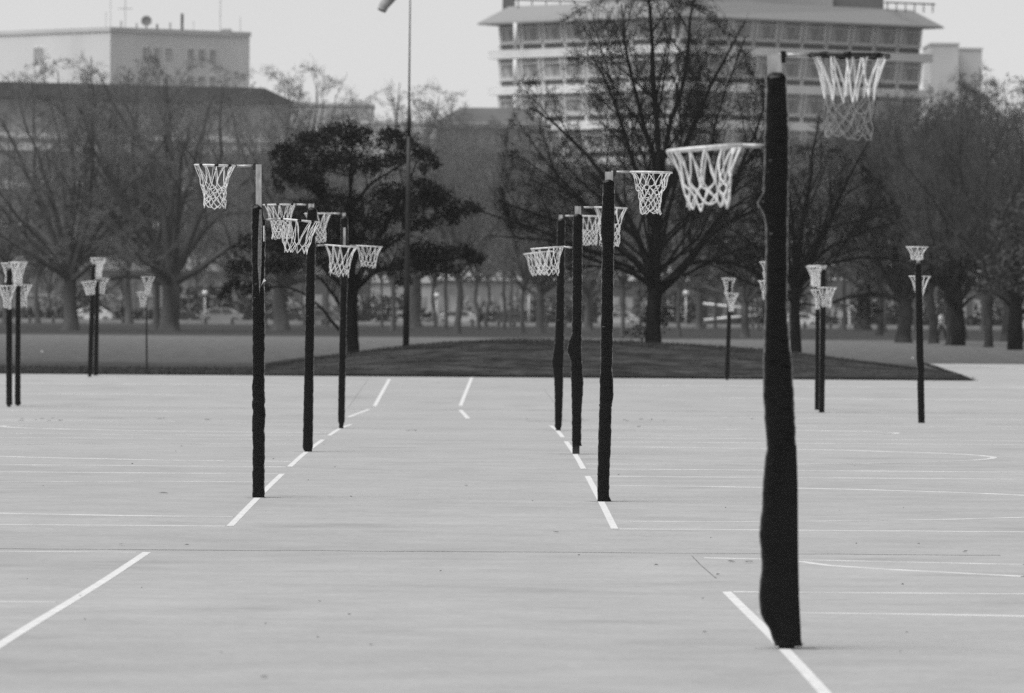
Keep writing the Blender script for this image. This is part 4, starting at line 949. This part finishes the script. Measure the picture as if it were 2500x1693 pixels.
car(1510, 698, 4.2, paint('cream', .5), 'cream car left of the big bare tree trunk')
car(1950, 698, 4.3, paint('ivory', .70), 'white sedan nose showing left of the close right pair')
car(2520, 640, 4.6, paint('offwhite', .72), 'white vehicle tail at the right picture edge')
# lamp posts, barrier rails, notice board
def lamp(px, ytop, Yd, label):
    p = at(px, 780, Yd); p.z = ter(p.x, Yd); h = zpx(px, ytop, Yd) - p.z; T = thing('lamp_post', p, label, 'lamp post', 'globe lamp posts along the street')
    MB().tube([(0, 0, -.1), (0, 0, h * .4), (0, 0, h - .3)], [.09, .07, .06], 8).build('post', M_hoop, T, True)
    MB().sphere((0, 0, h), .30, 12, 8).build('globe', M_lamp, T, True); MB().tube([(0, 0, h + .28), (0, 0, h + .42)], [.18, .04], 8).build('cap', M_poledark, T)
lamp(1291, 709, 696, 'pale globe lamp post left of the right-row posts'); lamp(1674, 716, 696, 'white lamp post right of the big bare tree trunk'); lamp(500, 716, 696, 'pale lamp post behind the silver car'); lamp(1066, 722, 696, 'pale lamp post between the mast and the stout tree')
def rail(xa, ya, xb, yb, Yd, label):
    a, b = at(xa, ya, Yd), at(xb, yb, Yd); g = ter(a.x, Yd); T = thing('barrier_rail', (a.x, Yd, g), label, 'barrier'); A = a - T.location; Bv = b - T.location
    MB().tube([A, Bv], .14, 8).build('rail', M_hoop, T, True)
    for t in (.12, .5, .88): c = A.lerp(Bv, t); MB().tube([(c.x, 0, -.1), (c.x, 0, c.z)], .05, 6).build('rail_post', M_poledark, T)
rail(1709, 741, 1858, 758, 700, 'upper white sloping barrier rail behind the slim far post'); rail(1719, 782, 1855, 770, 694, 'lower white sloping barrier rail behind the slim far post')
p = at(2054, 790, 694); p.z = ter(p.x, 694); T = thing('notice_board', p, 'pale notice board on two legs right of the close pair of posts', 'sign')
MB().box(-.42, .42, -.04, .04, 1.05, 1.95).build('board', M_hoop, T); MB().tube([(-.12, 0, -.1), (-.12, 0, 1.05)], .11, 6).build('leg', M_hoop, T); MB().tube([(.30, 0, -.1), (.30, 0, 1.05)], .11, 6).build('leg', M_hoop, T)
p = at(2074, 790, 694); p.z = ter(p.x, 694); T = thing('white_post', p, 'white post with a drooping arm beside the notice board', 'post')
MB().tube([(0, 0, -.1), (0, 0, 2.2)], .13, 8).build('shaft', M_hoop, T); MB().tube([(0, 0, 2.15), (.25, 0, 2.1), (.62, 0, 1.55)], [.16, .16, .12], 8).build('arm', M_hoop, T, True)
# pale litter dots in the field
for x, y, lb in ((103, 859, 'small white ball lying on the grass at the left'), (2228, 875, 'small white ball on the grass left of the lone right post')):
    p = ground(x, y, 176, 400); T = MB().sphere((0, 0, 0), .035, 10, 8).mesh('ball', True); o = obj('ball', T, M_line); o.location = (p.x, p.y, p.z - .005 + mound(p.x, p.y) * 0); tag(o, lb, 'ball')

# ------------------------------------------------------------------ people in the park
def person(px, Yd, h, label, shirt_m, leg_m, stride, seed, face=0.0):
    p = at(px, 800, Yd); p.z = ter(p.x, Yd); T = thing('person', p, label, 'person', None, rz=face); s = h / 1.75
    q = random.Random(seed); vs, es, rs = [], [], []
    def add(pos, r, par=None):
        vs.append(Vector(pos) * s); rs.append(r * s)
        if par is not None: es.append((par, len(vs) - 1))
        return len(vs) - 1
    pel = add((0, 0, .95), .13); sp_ = add((0, .0, 1.15), .12, pel); ch = add((0, .01, 1.36), .13, sp_); nk = add((0, 0, 1.50), .06, ch); hd = add((0, -.02, 1.60), .085, nk); tp = add((0, -.01, 1.70), .075, hd)
    add((0, -.10, 1.605), .018, hd)
    for sd in (-1, 1):
        st = stride * sd
        hip = add((.09 * sd, 0, .90), .085, pel); kn = add((.10 * sd, -st * .6 - .03, .50), .058, hip); an = add((.10 * sd, -st + .02, .09), .042, kn); add((.11 * sd, -st - .15, .04), .035, an)
        sh = add((.18 * sd, .01, 1.42), .06, ch); el = add((.23 * sd, .04 + st * .35, 1.15), .043, sh); wr = add((.23 * sd, -.05 + st * .5, .92), .03, el); pm = add((.23 * sd, -.07 + st * .55, .84), .032, wr)
        for f, (dx, dl) in enumerate(((-.026, .075), (-.009, .085), (.009, .08), (.026, .065))):
            a = add((.23 * sd + dx * .4, -.08 + st * .55 + dx, .80), .009, pm); add((.23 * sd + dx * .3, -.095 + st * .55 + dx, .80 - dl * .8), .008, a)
        a = add((.23 * sd - .02 * sd, -.11 + st * .5, .85), .010, pm); add((.23 * sd - .025 * sd, -.135 + st * .5, .81), .009, a)
    me = bpy.data.meshes.new('body'); me.from_pydata(vs, es, []); o = obj('body', me, mat('skin', .35, .6, .3), T)
    md = o.modifiers.new('skin', 'SKIN'); md.use_smooth_shade = True
    for v, r in zip(me.skin_vertices[0].data, rs): v.radius = (r, r)
    me.skin_vertices[0].data[0].use_root = True
    sb = o.modifiers.new('sub', 'SUBSURF'); sb.levels = 1; sb.render_levels = 1
    mb = MB(); mb.tube([Vector(a) * s for a in ((0, .01, .88), (0, .01, 1.0), (0, .01, 1.2), (0, .02, 1.40), (0, .01, 1.49))], [r * s for r in (.175, .165, .16, .175, .09)], 14)
    for sd in (-1, 1): mb.tube([Vector(a) * s for a in ((.15 * sd, .01, 1.43), (.215 * sd, .03 + stride * sd * .25, 1.22), (.235 * sd, .035 + stride * sd * .36, 1.12))], [r * s for r in (.085, .065, .06)], 10)
    mb.build('shirt', shirt_m, T, True)
    mb = MB()
    for sd in (-1, 1): mb.tube([Vector(a) * s for a in ((.08 * sd, 0, .96), (.09 * sd, -stride * sd * .25, .75), (.10 * sd, -stride * sd * .6 - .03, .50), (.10 * sd, -stride * sd, .12))], [r * s for r in (.115, .10, .075, .06)], 12)
    mb.build('trousers', leg_m, T, True)
    MB().sphere(Vector((0, .015, 1.655)) * s, .108 * s, 12, 8, (1, 1.05, .95)).build('hair', M_tyre, T, True)
    for sd in (-1, 1): MB().sphere(Vector((.105 * sd, -stride * sd - .06, .05)) * s, .07 * s, 10, 6, (.75, 1.9, .75)).build('shoe', M_tyre, T, True)
person(2299, 400, 1.66, 'person in a white top and dark trousers walking behind the right trees', M_line, M_poledark, .22, 1, math.radians(70))
person(2352, 425, 1.68, 'person in a grey top walking between the right-hand trunks', mat('grey_shirt', .3, .8, .1), mat('grey_jeans', .12, .8, .1), .18, 2, math.radians(80))

# ------------------------------------------------------------------ buildings
M_white = mat('white_render', .76, .8, .2, var=.10, vscale=.15, stretch=(1, 1, .25), detail=6)
M_pale = mat('pale_wall', .62, .8, .2, var=.1, vscale=.2)
M_conc = mat('concrete_band', .84, .8, .2, var=.10, vscale=.4)
M_greywall = mat('grey_wall', .30, .8, .2, var=.15, vscale=.3)
M_lowwall = mat('low_building_wall', .13, .8, .2, var=.2, vscale=.3)
M_pillar = mat('pillar_paint', .34, .8, .2)
M_darkwall = mat('dark_wall', .15, .8, .2, var=.2, vscale=.3)
M_roof = mat('dark_roof', .042, .7, .3, var=.15, vscale=.4)
M_roof2 = mat('grey_roof', .12, .7, .3, var=.15, vscale=.4)
M_eave = mat('ribbed_eave', .30, .6, .3, var=.10, vscale=3, stretch=(4, 4, .2))
M_pane = mat('window_glass', .40, .2, .5, var=.5, vscale=.8, stretch=(3, 3, .4))
M_panel = mat('pale_pane', .33, .4, .4, var=.15, vscale=.5)
M_frame = mat('window_frame', .66, .7, .3, var=.08, vscale=1)
def pl(px, Y): return ((px - VPX) * Y / F, Y)
def zz(px, py, Y): return CAMZ + (hor(px) - py) * Y / F
def facade_frame(a, b):
    d = Vector((b[0] - a[0], b[1] - a[1])); return d.length, math.atan2(d.y, d.x)
def wall_poly(T, name, pts, z0, z1, m): return MB().prism([(x - T.location.x, y - T.location.y) for x, y in pts], z0 - T.location.z, z1 - T.location.z).build(name, m, T)
G = float(base_z(760))
# --- tower with overhanging eave, right
Lp, Cp, Rp = pl(1220, 795), pl(1650, 771), pl(2240, 796)
T = thing('tower_block', (Cp[0], Cp[1], G), 'concrete tower block with a broad ribbed eave and banded storeys', 'building')
back = [(Rp[0] - 17, Rp[1] + 24), (Lp[0] + 14, Lp[1] + 24)]
wall_poly(T, 'wall', [Lp, Cp, Rp] + back, G - .5, 35.0, M_darkwall)
def off(p, a, b, o):   # move facade points outward
    pass
nL, nR = Vector((-.776, -.631)), Vector((.667, -.745))
def outset(d, extra=0.0):
    c = (Cp[0] + (nL.x + nR.x) * d * .75, Cp[1] + (nL.y + nR.y) * d * .75)
    l = (Lp[0] + nL.x * d - .63 * extra, Lp[1] + nL.y * d + .776 * extra); r = (Rp[0] + nR.x * d + .745 * extra, Rp[1] + nR.y * d + .667 * extra)
    return [l, c, r, (back[0][0] + .5, back[0][1] + extra), (back[1][0] - .5, back[1][1] + extra)]
for k in range(8):
    zc = 30.55 - 4.13 * k; wall_poly(T, 'floor_band', outset(1.0, 1.2), zc - .48, zc + .48, M_conc)
# eave: sloped skirt
eo, ei = outset(2.2, 1.7), outset(.3, -1.6); n = 5
tx, ty, tz = T.location
vs = [(x - tx, y - ty, 33.95 - tz) for x, y in eo] + [(x - tx, y - ty, 34.15 - tz) for x, y in eo] + [(x - tx, y - ty, 36.0 - tz) for x, y in ei]
MB().add(vs, [(4, 3, 2, 1, 0)] + [(i, (i + 1) % n, n + (i + 1) % n, n + i) for i in range(n)] + [(n + i, n + (i + 1) % n, 2 * n + (i + 1) % n, 2 * n + i) for i in range(n)] + [tuple(range(2 * n, 3 * n))]).build('eave', M_eave, T)
for a, b, nm in ((1222, 1252, 'plant_room'), (2028, 2152, 'plant_room')):
    A, Bq = pl(a, 805), pl(b, 805); wall_poly(T, nm, [A, Bq, (Bq[0], 812), (A[0], 812)], 35.6, 41, M_darkwall)
A, Bq = pl(1440, 800), pl(2028, 800); wall_poly(T, 'plant_room', [A, Bq, (Bq[0], 812), (A[0], 812)], 35.6, 38.2, M_greywall)
for (a, b) in ((1250, 1440), (2155, 2278)):
    A, Bq = pl(a, 792), pl(b, 792); y = 792 - ty; r = MB(); r.tube([(A[0] - tx, y, 36.75 - tz), (Bq[0] - tx, y, 36.55 - tz)], .09, 6); rl = r.build('roof_rail', M_poledark, T)
    for t in np.linspace(.05, .95, 6): xq = (A[0] + (Bq[0] - A[0]) * t) - tx; MB().tube([(xq, y, 35.6 - tz), (xq, y, 36.7 - tz)], .07, 6).build('rail_post', M_poledark, rl)
H = 3.17
def win_frame(W):
    mb = MB(); y = lambda z: -.45 * (z / H)                       # the glazing leans outward towards its top
    def bar(u0, u1, z0, z1, t=.22): mb.add([(u0, y(z0) - t, z0), (u1, y(z0) - t, z0), (u1, y(z1) - t, z1), (u0, y(z1) - t, z1), (u0, y(z0) + .05, z0), (u1, y(z0) + .05, z0), (u1, y(z1) + .05, z1), (u0, y(z1) + .05, z1)],
            [(0, 1, 2, 3), (7, 6, 5, 4), (0, 4, 5, 1), (1, 5, 6, 2), (2, 6, 7, 3), (3, 7, 4, 0)])
    bar(.03 * W, .14 * W, .62, H); bar(.86 * W, .97 * W, .62, H); bar(.14 * W, .86 * W, .63, 1.0, .26); bar(.14 * W, .86 * W, 2.45, 2.58, .2); bar(-.04 * W, .05 * W, 0, .62)
    return mb.mesh('window')
def pane_mesh(W): return MB().add([(.1 * W, -.10, .9), (.9 * W, -.10, .9), (.9 * W, -.40, H - .02), (.1 * W, -.40, H - .02)], [(0, 1, 2, 3)]).mesh('pane')
for a, b, n in ((Lp, Cp, 8), (Cp, Rp, 10)):
    Lf, ang = facade_frame(a, b); W = Lf / n; wm, pm = win_frame(W), pane_mesh(W)
    for st in range(5):
        z0 = 30.55 - 4.13 * st + .48 - tz
        for i in range(n):
            u = W * i; o = obj('window', wm, M_frame, T); o.location = (a[0] + math.cos(ang) * u - tx, a[1] + math.sin(ang) * u - ty, z0); o.rotation_euler = (0, 0, ang)
            obj('pane', pm, M_pane, o)
for k in range(4):
    A = pl(1253, 791); MB().tube([(A[0] - tx, A[1] - ty - 1.5, 31.0 - 4.13 * k - tz), (A[0] - tx, A[1] - ty - 1.5, 34.0 - 4.13 * k - tz)], .22, 8).build('downpipe', mat('white_pipe', .8, .6, .3), T, True)
# --- white corner block with aerials, left
Cq, Lq, Rq = pl(265, 785), pl(-120, 806), pl(605, 797)
T = thing('white_block', (Cq[0], Cq[1], G), 'tall white windowed block with aerials and a satellite dish on its roof', 'building')
ztop = zz(265, 69, 785)
wall_poly(T, 'wall', [Lq, Cq, Rq, (Rq[0] - 8, Rq[1] + 14), (Lq[0], Lq[1] + 22)], G - .5, ztop, M_white)
tx, ty, tz = T.location
def cap(a, b): 
    Lf, ang = facade_frame(a, b); o = MB().box(-.1, Lf + .1, -.14, .12, ztop - tz - .38, ztop - tz + .10).build('parapet', M_pale, T); o.location = (a[0] - tx, a[1] - ty, 0); o.rotation_euler = (0, 0, ang)
cap(Lq, Cq); cap(Cq, Rq)
def wins(a, b, lst, mfr):
    Lf, ang = facade_frame(a, b)
    for (px, py, wpx, hpx, mp) in lst:
        # where the pixel's ray meets the facade plane
        d = Vector((b[0] - a[0], b[1] - a[1])); kx = (px - VPX) / F; t = (kx * a[1] - a[0]) / (d.x - kx * d.y); Yd = a[1] + d.y * t; u = t * Lf; z = zz(px, py, Yd); s = Yd / F; wv = wpx * s / math.cos(ang) ; hv = hpx * s
        mb = MB(); fr = .12
        for q0, q1, r0, r1 in ((-wv / 2 - fr, wv / 2 + fr, -hv / 2 - fr, -hv / 2), (-wv / 2 - fr, wv / 2 + fr, hv / 2, hv / 2 + fr), (-wv / 2 - fr, -wv / 2, -hv / 2, hv / 2), (wv / 2, wv / 2 + fr, -hv / 2, hv / 2), (-.05, .05, -hv / 2, hv / 2)): mb.box(q0, q1, -.10, .05, r0, r1)
        o = mb.build('window', mfr, T); o.location = (a[0] + math.cos(ang) * u - T.location.x, a[1] + math.sin(ang) * u - T.location.y, z - T.location.z); o.rotation_euler = (0, 0, ang)
        MB().box(-wv / 2, wv / 2, -.05, .04, -hv / 2, hv / 2).build('pane', mp, o)
wins(Lq, Cq, [(85, 136, 9, 34, M_pane), (97, 136, 7, 34, M_pane)], M_pale)
wins(Cq, Rq, [(351, 128, 13, 20, M_pane), (378.5, 129, 12, 20, M_pane), (406, 130, 12, 20, M_pane), (460, 134, 12, 24, M_panel), (487, 135, 12, 24, M_panel), (514, 135.5, 12, 24, M_panel),
              (351, 190, 13, 16, M_pane), (378.5, 191, 12, 16, M_pane), (406, 192, 12, 16, M_pane), (460, 195, 12, 16, M_panel), (487, 196, 12, 16, M_panel), (514, 197, 12, 16, M_panel)], M_pale)
def aerial(px, y0, y1, r=.07, Yd=795):
    A = pl(px, Yd); MB().tube([(A[0] - tx, A[1] - ty, zz(px, y1 + 12, Yd) - tz), (A[0] - tx, A[1] - ty, zz(px, y0, Yd) - tz)], r, 6).build('aerial', M_poledark if r > .1 else M_greywall, T)
for px, y0, y1, r in ((265, -20, 68, .03), (301, 0, 69, .04), (254, 30, 68, .03), (440, 34, 74, .16), (533, -20, 76, .035), (582, 42, 80, .03), (291, 52, 68, .1), (329, 57, 70, .1), (379, 60, 72, .12), (411, 56, 72, .1), (468, 52, 76, .03)): aerial(px, y0, y1, r)
A = pl(301, 795); MB().tube([(A[0] - tx - .8, A[1] - ty, zz(301, 22, 795) - tz), (A[0] - tx + .8, A[1] - ty, zz(301, 22, 795) - tz)], .04, 6).build('aerial_crossbar', M_greywall, T)
A = pl(353, 795); dz = zz(353, 52, 795) - tz
dd = MB(); vs = [(0, .0, 0)]; NR, NS = 4, 20
for i in range(1, NR + 1):
    for j in range(NS): a = 6.2832 * j / NS; r = 1.0 * i / NR; vs.append((r * .62 * math.cos(a), -.18 * r * r - .25 * r * math.cos(a), 1.05 * r * math.sin(a) * .55 / .55 * .56))
dd.add(vs, [(0, 1 + j, 1 + (j + 1) % NS) for j in range(NS)] + [(1 + (i - 1) * NS + j, 1 + i * NS + j, 1 + i * NS + (j + 1) % NS, 1 + (i - 1) * NS + (j + 1) % NS) for i in range(1, NR) for j in range(NS)])
do = dd.build('satellite_dish', M_darkwall, T, True, loc=(A[0] - tx, A[1] - ty, dz)); MB().tube([(0, .05, -1.2), (0, .05, 0)], .08, 6).build('dish_mount', M_darkwall, do)
for px, w in ((222, 18), (548, 24)):
    A = pl(px, 800); MB().box(A[0] - tx - w * .0235, A[0] - tx + w * .0235, A[1] - ty - 1, A[1] - ty + 1, ztop - tz - .4, ztop - tz + .55).build('roof_box', M_greywall, T)
# --- long front building with dark hipped roof, left
Aq, Bq = pl(-160, 736), pl(700, 756)
T = thing('front_building', (pl(270, 746)[0], 746, G), 'long grey building with dark hipped roof and pale floor bands behind the left trees', 'building')
tx, ty, tz = T.location; Lf, ang = facade_frame(Aq, Bq); ze, zr = zz(300, 245, 746), zz(300, 206, 746)
def loc_piece(o): o.location = (Aq[0] - tx, Aq[1] - ty, 0); o.rotation_euler = (0, 0, ang); return o
loc_piece(MB().box(0, Lf, 0, 16, -.5, ze - tz).build('wall', mat('front_wall', .50, .8, .2, var=.15, vscale=.3), T))
r0, r1 = ze - tz, zr - tz
loc_piece(MB().add([(-.9, -.9, r0), (Lf + .9, -.9, r0), (Lf + .9, 17, r0), (-.9, 17, r0), (1.5, 1.0, r1), (Lf - 2.4, 1.0, r1), (Lf - 2.4, 14, r1), (1.5, 14, r1)], [(3, 2, 1, 0), (0, 1, 5, 4), (1, 2, 6, 5), (2, 3, 7, 6), (3, 0, 4, 7), (4, 5, 6, 7)]).build('roof', M_roof, T))
for y0, y1 in ((334, 342), (354, 372), (452, 466), (548, 558), (630, 660)):
    loc_piece(MB().box(-.2, Lf + .2, -.45, -.003, zz(300, y1, 746) - tz, zz(300, y0, 746) - tz).build('floor_band', M_conc, T))
for x in np.arange(.5, Lf, 4.4): loc_piece(MB().box(x, x + .8, -.38, -.004, 0, zz(300, 373, 746) - tz).build('pillar', M_pillar, T))
wmesh = MB().box(0, 2.7, -.06, .02, 0, 2.2).mesh('window'); fmesh = MB().box(-.1, 2.8, -.12, .0, -.2, -.02).mesh('sill')
for y1 in (330, 446, 542, 622, 720):
    for x in np.arange(1.6, Lf - 3, 4.4):
        o = obj('window', wmesh, M_pane, T); o.rotation_euler = (0, 0, ang); z = zz(300, y1, 746) - tz; o.location = (Aq[0] - tx + math.cos(ang) * x, Aq[1] - ty + math.sin(ang) * x, z); obj('sill', fmesh, M_conc, o)
# --- pale low building and grey-roofed building in the middle, small far block at right
def simple(px0, px1, Yd, ytop, m, label, yroof=None, nw=0, depth=14, name='low_building', bands=()):
    a, b = pl(px0, Yd), pl(px1, Yd); cxm = (a[0] + b[0]) / 2; T = thing(name, (cxm, Yd, G), label, 'building'); w = (b[0] - a[0]) / 2; zt = zz((px0 + px1) / 2, ytop, Yd) - G
    MB().box(-w, w, 0, depth, -.5, zt).build('wall', m, T)
    if yroof:
        zr = zz((px0 + px1) / 2, yroof, Yd) - G; i = min(w * .45, 4.2); MB().add([(-w - .6, -.6, zt), (w + .6, -.6, zt), (w + .6, depth + .6, zt), (-w - .6, depth + .6, zt), (-w + i, 2.5, zr), (w - i, 2.5, zr), (w - i, depth - 2, zr), (-w + i, depth - 2, zr)], [(3, 2, 1, 0), (0, 1, 5, 4), (1, 2, 6, 5), (2, 3, 7, 6), (3, 0, 4, 7), (4, 5, 6, 7)]).build('roof', M_roof2, T)
    else: MB().box(-w - .15, w + .15, -.15, depth + .15, zt, zt + .35).build('parapet', M_pale, T)
    for y0, y1 in bands: MB().box(-w - .1, w + .1, -.3, -.003, zz(px0, y1, Yd) - G, zz(px0, y0, Yd) - G).build('floor_band', M_conc, T)
    if nw:
        fz = 4.0
        for st in range(int(zt // fz)):
            for i in range(nw):
                u = -w + 2 * w * (i + .5) / nw; ww = w / nw * .55; o = MB().box(u - ww, u + ww, -.06, .02, st * fz + 1.2, st * fz + 3.0).build('window', M_pane, T); MB().box(u - ww - .1, u + ww + .1, -.14, -.002, st * fz + 1.0, st * fz + 1.18).build('sill', M_conc, o)
    return T
simple(690, 905, 860, 259, M_pale, 'pale flat-roofed block seen between the trees left of the mast', nw=6)
simple(880, 1075, 790, 304, M_pale, 'pale low building behind the evergreen and the mast', nw=7, bands=((660, 690), (560, 566)))
simple(1062, 1330, 750, 306, M_greywall, 'grey building with sloping dark roof right of the mast', yroof=262, nw=9, bands=((300, 311), (420, 428), (520, 527), (655, 684)))
simple(690, 900, 745, 480, M_lowwall, 'grey low building behind the evergreen trunk', nw=6, bands=((556, 562), (635, 668)))
simple(1320, 1720, 745, 520, M_lowwall, 'grey low building behind the right-row posts', nw=12, bands=((600, 606), (655, 684)))
simple(1720, 2300, 748, 470, M_lowwall, 'grey low building behind the nearest post', nw=16, bands=((560, 566), (640, 646)))
simple(2290, 2640, 748, 520, M_lowwall, 'grey low building behind the trees at the right edge', nw=9, bands=((600, 606),))
simple(2268, 2336, 1150, 110, M_pale, 'small pale distant block right of the tower, its taller left half', name='distant_block', depth=20)
simple(2337, 2393, 1165, 122, M_pale, 'grey distant block right of the tower, its lower right half', name='distant_block', depth=20)

# ------------------------------------------------------------------ haze
hz = MB().box(-900, 900, -80, 1400, -3.0, 46.0).mesh('haze')
hm = bpy.data.materials.new('haze'); hm.use_nodes = True; t = hm.node_tree
for n_ in list(t.nodes): t.nodes.remove(n_)
pv = t.nodes.new('ShaderNodeVolumePrincipled'); pv.inputs['Color'].default_value = grey(.95); pv.inputs['Density'].default_value = 0.00008; pv.inputs['Anisotropy'].default_value = 0.0
om = t.nodes.new('ShaderNodeOutputMaterial'); t.links.new(pv.outputs[0], om.inputs['Volume'])
tag(obj('haze', hz, hm), 'thin pale winter haze over the park', 'haze', kind='stuff')
